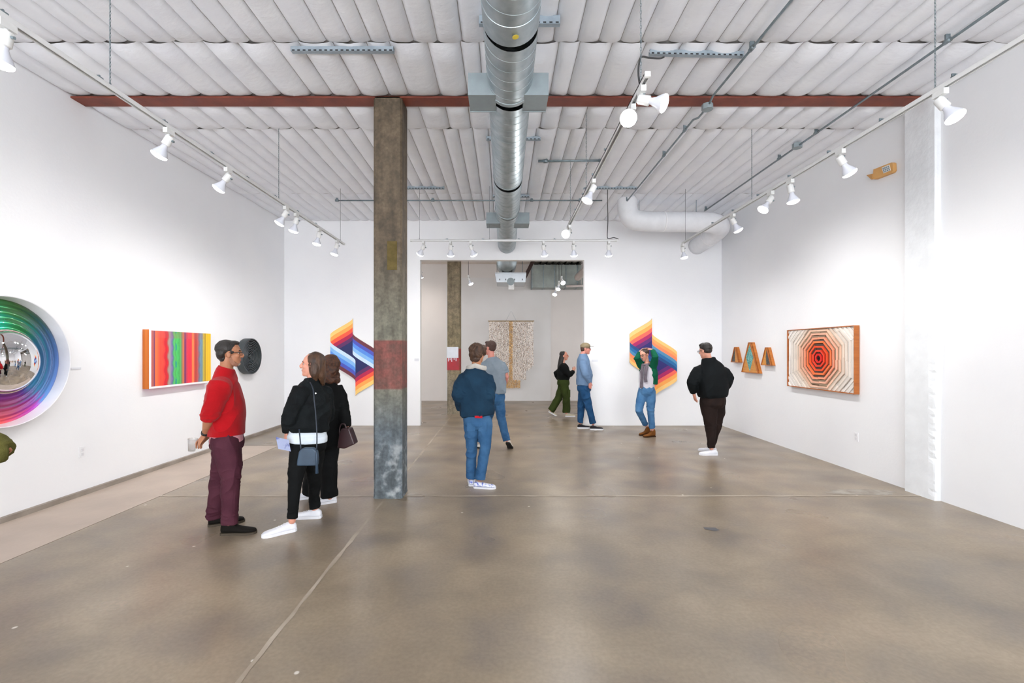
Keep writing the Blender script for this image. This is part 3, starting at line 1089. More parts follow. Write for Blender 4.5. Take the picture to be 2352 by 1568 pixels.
nt.links.new(mx.outputs[0], nt.nodes['Material Output'].inputs[0])
G().add([(XL + .002, Y0s + .004, Z0s), (XF - .004, Y0s + .004, Z0s), (XF - .004, Y1s - .004, Z0s), (XL + .002, Y1s - .004, Z0s)], [(0, 1, 2, 3)]).obj('acrylic_base', PK, sp)
G().add([(XL + .002, Y0s + .004, Z1s), (XF - .004, Y0s + .004, Z1s), (XF - .004, Y1s - .004, Z1s), (XL + .002, Y1s - .004, Z1s)], [(0, 1, 2, 3)]).obj('acrylic_top', PK, sp)
g = G()
bd = .034
g.box(XF - .004, XF, Y0s, Y0s + bd, Z0s, Z1s)
g.box(XF - .004, XF, Y0s + bd, Y1s, Z0s, Z0s + bd * .8)
g.box(XF - .004, XF, Y0s + bd, Y1s, Z1s - bd * .35, Z1s)
g.obj('white_edge', mat('white_frame_edge', '#F2F0F2', .4), sp)
ny_, nz_ = 220, 90
Ys = np.linspace(Y0s + bd, Y1s, ny_ + 1)
Zs = np.linspace(Z0s + bd * .8, Z1s - bd * .35, nz_ + 1)
# colours against the width of the picture as it measures in the photograph (0..1, left to right)
ST = [(0, '#D8604A'), (.012, '#B0485A'), (.03, '#E07A50'), (.045, '#5A2A70'), (.055, '#6A2C70'), (.065, '#FF7A40'), (.10, '#F86A38'), (.15, '#FF4A38'), (.20, '#FF4A38'), (.235, '#D8182C'), (.265, '#E0102A'), (.285, '#A85A50'),
      (.305, '#B8A89A'), (.33, '#8A7AA0'), (.36, '#6A70A0'), (.375, '#4AB070'), (.40, '#58C860'), (.43, '#48C060'), (.46, '#40B85A'), (.49, '#58B868'), (.51, '#808A60'), (.54, '#E87A48'), (.565, '#5A2868'), (.58, '#9A2A68'),
      (.60, '#F02A48'), (.66, '#F82848'), (.68, '#FF4A40'), (.70, '#FF9A48'), (.72, '#F85A40'), (.75, '#A83A38'), (.77, '#E04A40'), (.80, '#7A6A78'), (.83, '#6890A8'), (.855, '#7A9AA0'), (.875, '#B8A838'), (.89, '#F0C028'),
      (.905, '#5A5020'), (.915, '#F8C818'), (1.0, '#FFC208')]
pos = np.array([p for p, _ in ST])
cc = np.array([srgb(c) for _, c in ST])
YY, ZZ = np.meshgrid(Ys, Zs)
pxs = CX + F * XF / YY
pl, pr = CX + F * XF / Ys[0], CX + F * XF / Ys[-1]
uu = (pxs - pl) / (pr - pl)
vv = (ZZ - Z0s) / (Z1s - Z0s)
wig = .012 * np.sin(vv * 26) * ((uu > .18) & (uu < .30)) + .008 * np.sin(vv * 34) * ((uu > .34) & (uu < .47)) + .006 * np.sin(vv * 30) * ((uu > .78) & (uu < .86))
cu = np.clip(uu + wig, 0, 1).ravel()
Cc = np.stack([np.interp(cu, pos, cc[:, i]) for i in range(3)], 1)
rl_ = np.random.default_rng(12)
ln1, ln2 = rl_.random(260), rl_.random(90)
Cc = Cc * (.80 + .30 * ln1[(cu * 259).astype(int)] + .14 * (ln2[(cu * 89).astype(int)] - .5))[:, None]
beads = (np.sin(vv.ravel() * 260) > .2) & ((np.abs(cu - .022) < .012) | (np.abs(cu - .60) < .010) | (np.abs(cu - .29) < .008) | (np.abs(cu - .775) < .008))
Cc[beads] = Cc[beads] * .55 + np.array([.18, .06, .05])
band_m = ((vv > .86) & (uu > .01) & (uu < .88)).ravel()
Cc[band_m] = Cc[band_m] * .72 + np.array([.10, .03, .03])
tealm = (np.abs(uu - .415) < .012 * np.clip(np.sin(vv * 20) * 1.5, 0, 1)).ravel()
Cc[tealm] = hexc('#109888')
g = G()
g.add([(XF, y, z) for z in Zs for y in Ys], [(j * (ny_ + 1) + i, j * (ny_ + 1) + i + 1, (j + 1) * (ny_ + 1) + i + 1, (j + 1) * (ny_ + 1) + i) for j in range(nz_) for i in range(ny_)])
SPM = mat_attr('stripe_print', .35)
nt = SPM.node_tree
tr = nt.nodes.new('ShaderNodeBsdfTransparent')
tr.inputs[0].default_value = (1.0, .30, .78, 1)
mx = nt.nodes.new('ShaderNodeMixShader')
mx.inputs[0].default_value = .04  # slight pink transparency added to tint the shadow on the wall
nt.links.new(nt.nodes['Principled BSDF'].outputs[0], mx.inputs[1])
nt.links.new(tr.outputs[0], mx.inputs[2])
nt.links.new(mx.outputs[0], nt.nodes['Material Output'].inputs[0])
o = g.obj('striped_face', SPM, sp)
ca = o.data.color_attributes.new('Col', 'FLOAT_COLOR', 'POINT')
ca.data.foreach_set('color', np.concatenate([Cc, np.ones((len(Cc), 1))], 1).astype(np.float32).ravel())

# black round relief
br = thing('round_relief', 'black round wall relief with concentric grooves, behind the bearded man', 'sculpture', (XL, 8.56, 1.2))
BRC = V((XL, 8.56, 1.545))
G().lathe(BRC, AX, [(0, .33), (.01, .335), (.12, .335), (.128, .331), (.128, .315), (.06, .300), (0.02, .300)], 72, ref=YA).obj('rim', mat('graphite_black', '#3C4245', .45, .1), br, auto=True)
G().lathe(BRC, AX, [(.03, .30), (.034, 0)], 48, ref=YA).obj('back_plate', mat('shaded_groove_black', '#0E1113', .6), br)  # groove shade put into the colour: plate darker than the rings
for i in range(9):
    r_ = .302 - i * .030
    h_ = .112 - .005 * i
    G().lathe(BRC, AX, [(.034, r_), (h_ - .004, r_), (h_, r_ - .003), (h_, r_ - .016), (h_ - .004, r_ - .019), (.034, r_ - .019)], 64, ref=YA, closed=True).obj('ring', mat('lightened_ring_black', '#2C3336', .4), br, auto=True)
G().lathe(BRC, AX, [(.034, .034), (.085, .032), (.095, .02), (.098, 0)], 32, ref=YA).obj('centre_knob', mat('lightened_ring_black', '#2C3336'), br, smooth=True)


# ---------------------------------------------------------------- shaped canvases on the back wall
def gs(q):
    q = min(1, max(0, q))
    return .58 * (.5 - math.asin(1 - 2 * q) / math.pi) + .42 * q


def shaped(label, cx_, cz_, diag, cross):
    """diag: colours of the upper-left and lower-right stacks (outside in); cross: the other two (from the navy side out)"""
    k_ = 1 / 454.3
    N = diag[-1]
    names = list(dict.fromkeys(diag + cross))
    mats = [mat('canvas_' + n.strip('#'), n, .55) for n in names] + [mat('canvas_edge', '#E0D4C4', .7)]
    idx = {n: i for i, n in enumerate(names)}
    nb = len(cross)
    C = lambda x: 226 + 160 * gs((x + 236) / 222)
    D = lambda x: 156 - 192 * gs((x + 236) / 250)

    def stack(x):
        if x > 14:
            return [(-v, c) for v, c in stack_rev(-x)]
        out = []
        if x < -14:
            c, d = C(x), D(x)
            vals = [c - 42 * i for i in range(6)] + [d]
            vals = [max(v, d) for v in vals]
            out = [(vals[i], vals[i + 1], diag[min(i, 5)]) for i in range(6)]
            for j in range(nb):
                out.append((d - 202 * j / nb, d - 202 * (j + 1) / nb, cross[j]))
            return out
        d = D(x)
        e = -D(-x)
        for j in range(nb):
            out.append((e + 202 * (nb - j) / nb, e + 202 * (nb - j - 1) / nb, cross[nb - 1 - j]))
        out.append((e, d, N))
        for j in range(nb):
            out.append((d - 202 * j / nb, d - 202 * (j + 1) / nb, cross[j]))
        return out

    def full(x):
        if x > 14:
            s_ = stack(-x)
            return [(-b_, -a_, c_) for a_, b_, c_ in reversed(s_)]
        return stack(x)
    g = G()
    yf, yb = YB - .045, YB - .004
    regs = [np.concatenate([-236 + 222 * (1 - np.cos(np.linspace(0, math.pi, 34))) / 2]), np.linspace(-14, 14, 9), np.concatenate([14 + 222 * (1 - np.cos(np.linspace(0, math.pi, 34))) / 2])]
    for ri, xs in enumerate(regs):
        for i in range(len(xs) - 1):
            xa, xb = xs[i], xs[i + 1]
            e_ = 1e-6
            A, B = full(min(max(xa, xs[0] + e_), xs[-1] - e_)), full(min(max(xb, xs[0] + e_), xs[-1] - e_))
            for (a0, a1, c0), (b0, b1, _) in zip(A, B):
                if a0 - a1 < 1e-4 and b0 - b1 < 1e-4:
                    continue
                g.add([(cx_ + xa * k_, yf, cz_ + a0 * k_), (cx_ + xb * k_, yf, cz_ + b0 * k_), (cx_ + xb * k_, yf, cz_ + b1 * k_), (cx_ + xa * k_, yf, cz_ + a1 * k_)], [(0, 3, 2, 1)], idx[c0])
            for (va, vb) in ((A[0][0], B[0][0]), (A[-1][1], B[-1][1])):
                g.add([(cx_ + xa * k_, yf, cz_ + va * k_), (cx_ + xb * k_, yf, cz_ + vb * k_), (cx_ + xb * k_, yb, cz_ + vb * k_), (cx_ + xa * k_, yb, cz_ + va * k_)], [(0, 1, 2, 3)], len(names))
            g.add([(cx_ + xa * k_, yb, cz_ + A[0][0] * k_), (cx_ + xb * k_, yb, cz_ + B[0][0] * k_), (cx_ + xb * k_, yb, cz_ + B[-1][1] * k_), (cx_ + xa * k_, yb, cz_ + A[-1][1] * k_)], [(0, 1, 2, 3)], len(names))
    for x, (a, b_) in ((-236, (226, D(-236) - 202)), (236, (-D(-236) + 202, -226)), (-14, (386, -D(14) + 202)), (14, (D(14) - 202, -386))):
        g.add([(cx_ + x * k_, yf, cz_ + a * k_), (cx_ + x * k_, yf, cz_ + b_ * k_), (cx_ + x * k_, yb, cz_ + b_ * k_), (cx_ + x * k_, yb, cz_ + a * k_)], [(0, 1, 2, 3)], len(names))
    return tag(g.obj('shaped_canvas', mats), label, 'painting', 'shaped ribbon canvases')


kx = 10.02 / F
shaped('ribbon shaped canvas in blue and sunset bands, half hidden by the concrete column', (813 - CX) * kx, EYE + (805 - 820) * kx,
       ['#FFD27A', '#FFA850', '#FF5A3C', '#B8104A', '#5C2460', '#141F5E'], ['#CFE6FA', '#86BDF2', '#558FE8', '#4A54BC', '#6E2E3C'])
shaped('ribbon shaped canvas in orange and teal bands, behind the woman in green', (1501 - CX) * kx, EYE + (805 - 820) * kx,
       ['#FFCF80', '#FFAB55', '#FA6A58', '#B01560', '#5E1E70', '#221C6E'], ['#0A4A86', '#1568A4', '#4E8CB4', '#FA8A5C', '#FFA45C', '#FFC878'])

# ---------------------------------------------------------------- right wall works
WOODO = mat('orange_wood', '#B5682A', .5, col2='#9A5420', scale=4, stretch=(1, 1, 8), contrast=(.3, .7))
WOODY = mat('honey_wood', '#D89A48', .5, col2='#C07E30', scale=5, stretch=(1, 1, 7), contrast=(.3, .7))
oc = thing('octagon_relief', 'framed relief of wood strips in an octagon, orange centre fading to white', 'wall art', (XR, 6.9, 1.06))
OY0, OY1, OZ0, OZ1, OXF = 6.165, 7.63, 1.060, 1.992, XR - .072
g = G()
fw = .011
g.box(OXF, XR - .002, OY0, OY0 + .012, OZ0, OZ1)
g.box(OXF, XR - .002, OY1 - .012, OY1, OZ0, OZ1)
g.box(OXF, XR - .002, OY0 + .012, OY1 - .012, OZ0, OZ0 + fw)
g.box(OXF, XR - .002, OY0 + .012, OY1 - .012, OZ1 - fw, OZ1)
g.obj('frame', WOODO, oc)
G().box(XR - .03, XR - .004, OY0 + .012, OY1 - .012, OZ0 + fw, OZ1 - fw).obj('back_board', mat('dark_gap_board', '#6a4c3a', .8), oc)
OCY, OCZ = 6.893, 1.534


def clip_poly(poly, y0, y1, z0, z1):
    for ax, lim, keep in ((0, y0, 1), (0, y1, -1), (1, z0, 1), (1, z1, -1)):
        out = []
        for i in range(len(poly)):
            a, b_ = poly[i], poly[(i + 1) % len(poly)]
            ia, ib = (a[ax] - lim) * keep >= 0, (b_[ax] - lim) * keep >= 0
            if ia:
                out.append(a)
            if ia != ib:
                u = (lim - a[ax]) / (b_[ax] - a[ax])
                out.append((a[0] + (b_[0] - a[0]) * u, a[1] + (b_[1] - a[1]) * u))
        poly = out
        if not poly:
            return []
    return poly


LT = [(0, '#E01818'), (.08, '#E82418'), (.15, '#F84820'), (.22, '#FF6E2C'), (.29, '#FF8E5A'), (.36, '#FDA88C'), (.45, '#F2C4A8'), (.55, '#ECD9C8'), (.7, '#EEE7DF'), (1, '#F6F4F2')]
DK = [(0, '#2A0808'), (.08, '#3A100C'), (.2, '#54403A'), (.28, '#5E4C42'), (.35, '#84705C'), (.43, '#AE9A80'), (.53, '#D6CABC'), (.7, '#EEE8E2'), (1, '#F0ECE8')]


def tabc(tab, u):
    p = np.array([a for a, _ in tab])
    c = np.array([srgb(b_) for _, b_ in tab])
    return tuple(float(np.interp(u, p, c[:, i])) for i in range(3))


rg = random.Random(11)
nR = 30
rw = .0305
for k in range(nR):
    r0, r1 = .012 + k * rw, .012 + (k + 1) * rw
    u = k / (nR - 1)
    for sgi in range(8):
        a0, a1 = R(22.5 + 45 * sgi), R(67.5 + 45 * sgi)
        npc = 1 if k < 8 else 2
        cuts = [0] + sorted((j + rg.uniform(-.18, .18)) / npc for j in range(1, npc)) + [1]
        for j in range(npc):
            jr = rg.uniform(-.006, .006) if k > 1 else 0
            f0, f1 = cuts[j], cuts[j + 1]

            def pt(r_, f_):
                p0 = (math.cos(a0) * r_, math.sin(a0) * r_)
                p1 = (math.cos(a1) * r_, math.sin(a1) * r_)
                return (OCY + (p0[0] + (p1[0] - p0[0]) * f_) * 1.04, OCZ + (p0[1] + (p1[1] - p0[1]) * f_))
            kk = math.cos(R(22.5))
            poly = clip_poly([pt((r0 + jr) / kk, f0), pt((r0 + jr) / kk, f1), pt((r1 - .003 + jr) / kk, f1 - .004), pt((r1 - .003 + jr) / kk, f0 + .004)],
                             OY0 + .013, OY1 - .013, OZ0 + fw + .001, OZ1 - fw - .001)
            if len(poly) < 3:
                continue
            ar = abs(sum(poly[i][0] * poly[(i + 1) % len(poly)][1] - poly[(i + 1) % len(poly)][0] * poly[i][1] for i in range(len(poly)))) / 2
            if ar < 1e-4:
                continue
            dark = k % 2 == 0
            q = min(1, (r0 + r1) / 2 / .87)
            q = int(q * 24) / 24
            vv_ = rg.randrange(2)
            key = f"wood_{'dark' if dark else 'light'}_{int(q*24)}_{vv_}"
            cl = tabc(DK if dark else LT, q)
            cl = tuple(x * (1.0 if vv_ else .9) for x in cl)
            dep = rg.uniform(.012, .02) + (.0 if dark else .012)
            x_ = XR - .03 - dep
            g = G().prism([(x_, a_, b_) for a_, b_ in poly], (dep, 0, 0))
            g.obj('wood_strip', mat(key, cl, .6, bump=.15, bscale=60), oc)


def tri_box(label, ya, yb, z0, z1, inl, dz=.0):
    """flat-topped triangular wooden box on the right wall; ya near side, yb far side"""
    yc = (ya + yb) / 2
    tw = (yb - ya) * .07
    xf = XR - .085
    r = thing('triangle_box', label, 'wall art', (XR, yc, z0), 'triangular wood boxes on the right wall')
    out = [(ya, z0), (yb, z0), (yc + tw, z1), (yc - tw, z1)]
    G().prism([(xf + .012, a, b_) for a, b_ in out], (XR - xf - .014, 0, 0)).obj('box_body', mat('amber_wood', '#C2752C', .5, col2='#AC6222', scale=4, stretch=(1, 1, 8)), r)
    fw_ = .012
    g = G()
    cy_, cz_ = yc, (z0 + z1) / 2
    inn = [(ya + fw_ * 1.9, z0 + fw_), (yb - fw_ * 1.9, z0 + fw_), (yc + tw * .4, z1 - fw_ * 1.5), (yc - tw * .4, z1 - fw_ * 1.5)]
    for i in range(4):
        j = (i + 1) % 4
        g.prism([(xf, *out[i]), (xf, *out[j]), (xf, *inn[j]), (xf, *inn[i])], (.03, 0, 0))
    g.obj('frame', WOODO, r)
    G().prism([(xf + .0105, a, b_) for a, b_ in inn], (.002, 0, 0)).obj('front_panel', WOODY, r)
    P = lambda a, b_: (xf + .009, yb + (ya - yb) * a, z0 + fw_ + (z1 - z0 - 2 * fw_) * b_)
    inl(r, P)
    return r


TEAL = mat('teal_mosaic', '#2E7C7E', .35, col2='#7CC0B8', scale=45, bump=1.0, bscale=55, contrast=(.4, .6))
DARKM = mat('dark_mosaic', '#2E3436', .4, col2='#55504A', scale=45, bump=1.0, bscale=55)


def inl_big(r, P):
    G().prism([P(.49, .93), P(.27, .5), P(.5, .02), P(.71, .5)], (.01, 0, 0)).obj('mosaic_inlay', TEAL, r)


def inl_left(r, P):
    G().prism([P(.48, .93), P(.04, .01), P(.52, .01)], (.01, 0, 0)).obj('mosaic_inlay', DARKM, r)


def inl_right(r, P):
    G().prism([P(.52, .9), P(.46, .45), P(.52, .01), P(.92, .01)], (.01, 0, 0)).obj('mosaic_inlay', DARKM, r)


tri_box('small triangular wood box with dark half, left of the large teal one', 9.18, 9.50, 1.41, 1.725, inl_left)
tri_box('large triangular wood box with teal diamond inlay', 8.48, 9.08, 1.225, 1.81, inl_big)
tri_box('small triangular wood box with dark wedge, right of the large teal one', 8.07, 8.39, 1.385, 1.71, inl_right)

# tan fixture with a white keypad-like grid, high on the right wall
fx = thing('wall_fixture', 'tan tilted fixture with a white perforated grid, high on the right wall', 'fixture', (XR, 5.75, 3.8))


def wpt(px, py, dx=0):
    X = XR - dx
    Y = X * F / (px - CX)
    return V((X, Y, EYE + (CY - py) * Y / F))


TAN = mat('tan_plastic', '#D9A765', .5, col2='#CF9A58', scale=5)
body = [wpt(2006, 389, .05), wpt(2047, 373, .05), wpt(2050, 375, .05), wpt(2051, 392, .05), wpt(2047, 397, .05), wpt(2008, 412, .05), wpt(2004, 410, .05)]
G().prism(body, (.048, 0, 0)).obj('housing', TAN, fx)
G().prism([wpt(1990, 402, .03), wpt(2003, 399, .055), wpt(2005, 411, .055), wpt(2001, 412, .05)], (.02, 0, 0)).obj('side_flap', TAN, fx)
G().prism([wpt(2025, 385, .056), wpt(2042, 378, .056), wpt(2045, 391, .056), wpt(2029, 398, .056)], (.006, 0, 0)).obj('grid_plate', mat('white_plastic', '#E8E8E8', .4), fx)
A_, B_, D_ = wpt(2026, 386, .058), wpt(2042, 379.5, .058), wpt(2029, 397, .058)
for i in range(4):
    for j in range(3):
        p = A_ + (B_ - A_) * ((i + .5) / 4) + (D_ - A_) * ((j + .5) / 3)
        G().box(p.x - .001, p.x + .003, p.y - .008, p.y + .008, p.z - .008, p.z + .008).obj('key', ZINCD, fx)


def outlet(label, x, y, z, inward):
    s = 1 if inward > 0 else -1
    r = thing('wall_outlet', label, 'outlet', (x, y, z - .06), 'white wall outlets')
    G().box(min(x, x + s * .006), max(x, x + s * .006), y - .037, y + .037, z - .06, z + .06).obj('cover_plate', mat('outlet_white', '#EDEDF0', .35), r)
    for dz in (-.025, .025):
        G().box(min(x + s * .006, x + s * .009), max(x + s * .006, x + s * .009), y - .016, y + .016, z + dz - .016, z + dz + .016).obj('socket_face', mat('outlet_face', '#DCDCE0', .35), r)
    return r


yo = -XL * F / (CX - 188)
outlet('white outlet plate low on the left wall, below the round dish', XL, yo, EYE - (1038 - CY) * yo / F, 1)
yo = XR * F / (1967 - CX)
outlet('white outlet plate low on the right wall, below the octagon relief', XR, yo, EYE - (1003 - CY) * yo / F, -1)

CARD = mat('label_card', '#DADCE2', .6)


def card(label, px, py, wall, wpx=10, hpx=6):
    if wall == 'back':
        k = YB / F
        x, z = (px - CX) * k, EYE + (CY - py) * k
        g = G().box(x - wpx * k / 2, x + wpx * k / 2, YB - .006, YB, z - hpx * k / 2, z + hpx * k / 2)
    else:
        X = XL
        Y = X * F / (px - CX)
        z = EYE + (CY - py) * Y / F
        g = G().box(X, X + .006, Y - .06, Y + .06, z - .012, z + .012)
    return tag(g.obj('label_card', CARD), label, 'label', 'small wall labels')


card('tiny white wall label between column and opening', 957, 826, 'back')
card('tiny white wall label right of the cap wearing man', 1366, 828, 'back', 14, 5)
card('tiny white wall label right of the round dish', 174, 846, 'left')

# ---------------------------------------------------------------- rear room contents
YH = 14.85
kk = YH / F
hx0, hx1, hz = (1121 - CX) * kk, (1227 - CX) * kk, EYE + (805 - 737) * kk
hang = thing('bead_hanging', 'glittering hanging of gold and pearl bead strands on a thin rod', 'wall art', ((hx0 + hx1) / 2, YH, hz))
G().tube([(hx0, YH, hz), (hx1, YH, hz)], .012, seg=8).obj('rod', mat('brass_rod', '#A88A50', .35, .7), hang)
xm = (1174 - CX) * kk
zk = EYE + (805 - 713) * kk
G().tube([(xm - .17, YH, hz), (xm, YH, zk), (xm + .17, YH, hz)], .004, seg=6).obj('hanging_wire', ZINC, hang)
G().tube([(xm, YH, zk - .01), (xm, YH + .2, zk + .01)], .012, seg=8).obj('wall_hook', WHITEM, hang)
rb = random.Random(3)
lay = {0: G(), 1: G(), 2: G()}
n = 92
for i in range(n):
    f_ = (i + .5) / n
    px_ = 1123 + 102 * f_
    x = (px_ - CX) * kk
    a = abs(px_ - 1174)
    if 1158 < px_ < 1195:
        zb = EYE + (805 - 890) * kk
    elif px_ < 1208 and px_ > 1140:
        zb = EYE + (805 - 871 + rb.uniform(-1, 1)) * kk
    else:
        zb = EYE + (805 - (848 - max(0, a - 40) * .9 + rb.uniform(-3, 3))) * kk
    y = YH + rb.uniform(-.05, .05)
    z = hz - .02
    while z > zb:
        h_ = rb.uniform(.018, .030)
        wv = rb.uniform(.0065, .0105)
        an = rb.uniform(0, 3.14)
        ax_, ay_ = V((math.cos(an) * wv, math.sin(an) * wv, 0)), V((-math.sin(an) * .002, math.cos(an) * .002, 0))
        key = 1 if (z < EYE + (805 - 872) * kk or 1170 < px_ < 1177) else (2 if rb.random() < .25 else 0)
        lay[key].obox((x + rb.uniform(-.004, .004), y, z - h_ / 2), ax_, ay_, V((0, 0, h_ / 2)))
        z -= h_ + rb.uniform(.001, .006)
for k_, nm, m_ in ((0, 'pearl_strands', mat('pearl_bead', '#E4D4C8', .25, .0, col2='#FFFAF4', scale=50)), (1, 'gold_strands', mat('gold_bead', '#B98A4A', .25, .3, col2='#DDB678', scale=60)),
                   (2, 'bronze_strands', mat('bronze_bead', '#B09A86', .25, .1))):
    o = lay[k_].obj(nm, m_, hang)
    o['kind'] = 'stuff'

# air unit, steel brace and large sheet-metal duct in the rear room
Yu = 12.0
ku = Yu / F


def ub(px0, px1, py0, py1, Y=Yu):
    k = Y / F
    return (px0 - CX) * k, (px1 - CX) * k, EYE + (CY - py1) * k, EYE + (CY - py0) * k


un = thing('air_unit', 'silver ceiling air unit with white sensor box, through the opening', 'air unit', (.1, Yu, 3.3))
x0, x1, z0, z1 = ub(1139, 1207, 630, 648)
g = G()
pts = [(x0 - .02, z1), (x1 + .02, z1), (x1, z0), (x0 + .02, z0)]
g.prism([(a, Yu, b_) for a, b_ in pts], (0, .8, 0))
g.obj('casing', mat('silver_casing', '#C4CAD0', .3, .6), un)
G().box(x0 - .02, x1 + .02, Yu - .02, Yu + .3, z1, z1 + .05).obj('top_flange', mat('silver_casing', '#C4CAD0'), un)
for q in (.12, .32, .62, .88):
    xx = x0 + (x1 - x0) * q
    G().box(xx, xx + .02, Yu - .012, Yu, z0 + .05, z0 + .09).obj('latch', BLACK, un)
G().lathe(((x0 + x1) / 2, Yu + .01, z0 + .02), (0, -1, 0), [(0, .1), (.01, .1), (.012, .06)], 24).obj('port', ZINCD, un)
x0, x1, z0, z1 = ub(1168, 1181, 653, 664)
G().box(x0, x1, Yu + .05, Yu + .15, z0, z1 + .06).obj('sensor_box', WHITEM, un)
x0, x1, z0, z1 = ub(1150, 1173, 597, 622)
g = G().lathe((.08, Yu - .25, 3.98), (0, 1, 0), [(0, .26), (.5, .26), (.9, .26)], 32)
g.obj('round_duct', ALU, un, smooth=True)
G().box(-.04, .22, Yu + .02, Yu + .5, 3.6, 3.8).obj('neck', BLACK, un)
for xx in (-.18, .5):
    G().tube([(xx, Yu + .2, 3.5), (xx, Yu + .2, ZC)], .008, seg=6).obj('hanger_rod', ZINC, un)
pb0, pb1 = at(1232, 584, 13.05), at(1204, 640, 13.05)
pb0 = pb1 + (pb0 - pb1) * ((ZC - .03 - pb1.z) / (pb0.z - pb1.z))
d_ = (pb1 - pb0)
tag(G().obox((pb0 + pb1) / 2, d_ / 2, d_.cross(V((0, 1, 0))).normalized() * .05, V((0, .04, 0))).obj('steel_brace', mat('dark_red_steel', '#3A2420', .6)), 'dark sloping steel brace right of the silver air unit', 'brace')
x0, x1, z0, z1 = ub(1222, 1352, 615, 660, 14.5)
bd_ = thing('sheet_metal_duct', 'wide rectangular sheet-metal duct under the rear room ceiling', 'duct', ((x0 + x1) / 2, 14.5, z0))
for q in range(5):
    a = x0 + (x1 - x0) * q / 5
    G().box(a + .004, a + (x1 - x0) / 5 - .004, 14.5, 15.0, z0, z1 + .1).obj('duct_panel', mat('dull_galvanised', '#9AA09C', .45, .4, col2='#868C88', scale=3), bd_)
    G().box(a - .012, a + .012, 14.485, 15.0, z0 - .012, z1 + .1).obj('duct_flange', ZINC, bd_)
tag(G().tube([at(1338, 620, 12.6), at(1338, 620, 12.6) * 1 + V((0, 0, .7))], .01, seg=6).tube([at(1327, 637, 13.2), at(1352, 612, 12.0), at(1380, 590, 11.0)], .10, seg=20, cap='round').obj('white_pipe', mat('pinkish_pipe', '#CFC4C0', .5), smooth=True), 'pale round pipe end at the right of the opening', 'pipe')
tag(G().tube([at(1335, 657, 14.4), at(1335, 657, 14.4) + V((0, 0, .81))], .01, seg=6).tube([at(1300, 657, 14.4), at(1345, 656, 14.4)], .035, seg=12).obj('thin_pipe', mat('pinkish_pipe', '#CFC4C0', .5), smooth=True), 'thin white pipe below the sheet-metal duct', 'pipe')
for lab, tx, ty, lx, ly, Yl, dyy in (('white spotlight hanging on its own cord left of the air unit', 1076, 632, 1091, 672, 12.0, -.03), ('white spotlight of the right rear cluster, facing right', 1290, 634, 1296, 656, 12.0, -.2),
                                     ('white spotlight of the right rear cluster, the middle one', 1284, 645, 1280, 672, 12.2, -.1), ('white spotlight of the right rear cluster, the lowest', 1277, 658, 1272, 683, 12.5, -.1)):
    bp_ = at(tx, ty, Yl)
    r = lamp(lab, bp_, (lx, ly, Yl + dyy), BACK_W, group='rear room spotlights', tint=(1, .93, .85), ang=140)
    G().tube([bp_, (bp_.x, bp_.y, ZC)], .006, seg=6).obj('cord', CORD, r)
for xx, yy in ((-4, 12.2), (4, 12.0), (-2.5, 13.8)):  # unseen lamps added to light the rear room
    rl = lamp('white spotlight in the rear room, out of sight ' + ('at the far left' if xx < -3 else 'at the right' if xx > 0 else 'behind the column'), (xx, yy, 4.1), None, aim=(0, .45, -1), watt=BACK_W * 1.4, group='rear room spotlights', tint=(1, .93, .85), ang=150)
    G().tube([(xx, yy, 4.1), (xx, yy, ZC)], .006, seg=6).obj('cord', CORD, rl)

# ================================================================ people
def remeshed(g, voxel, smooth=3, fold=None, fac=.5):
    """union of the collected closed shapes as one continuous surface (voxel remesh), smoothed, with optional cloth folds"""
    me = g.mesh('tmp', [], smooth=True)
    o = bpy.data.objects.new('tmp', me)
    COL.objects.link(o)
    m = o.modifiers.new('r', 'REMESH')
    m.mode = 'VOXEL'
    m.voxel_size = voxel
    if smooth:
        s = o.modifiers.new('s', 'SMOOTH')
        s.factor = fac
        s.iterations = smooth
    dg = bpy.context.evaluated_depsgraph_get()
    me2 = bpy.data.meshes.new_from_object(o.evaluated_get(dg))
    bpy.data.objects.remove(o)
    bpy.data.meshes.remove(me)
    if fold is not None:
        n = len(me2.vertices)
        co = np.empty(n * 3, dtype=np.float32)
        no = np.empty(n * 3, dtype=np.float32)
        me2.vertices.foreach_get('co', co)
        me2.vertices.foreach_get('normal', no)
        co, no = co.reshape(-1, 3).astype(float), no.reshape(-1, 3).astype(float)
        co = co + no * fold(co, no)[:, None]
        me2.vertices.foreach_set('co', co.astype(np.float32).ravel())
        me2.update()
    return me2


def link_mesh(me, name, mats, parent, off):
    n = len(me.vertices)
    co = np.empty(n * 3, dtype=np.float32)
    me.vertices.foreach_get('co', co)
    co = (co.reshape(-1, 3) - np.array(off, dtype=np.float32)).ravel()
    me.vertices.foreach_set('co', co)
    me.materials.clear()
    for m in (mats if isinstance(mats, (list, tuple)) else [mats]):
        me.materials.append(m)
    me.polygons.foreach_set('use_smooth', [True] * len(me.polygons))
    me.update()
    me.name = name
    o = bpy.data.objects.new(name, me)
    COL.objects.link(o)
    if parent is not None:
        o.parent = parent
    return o


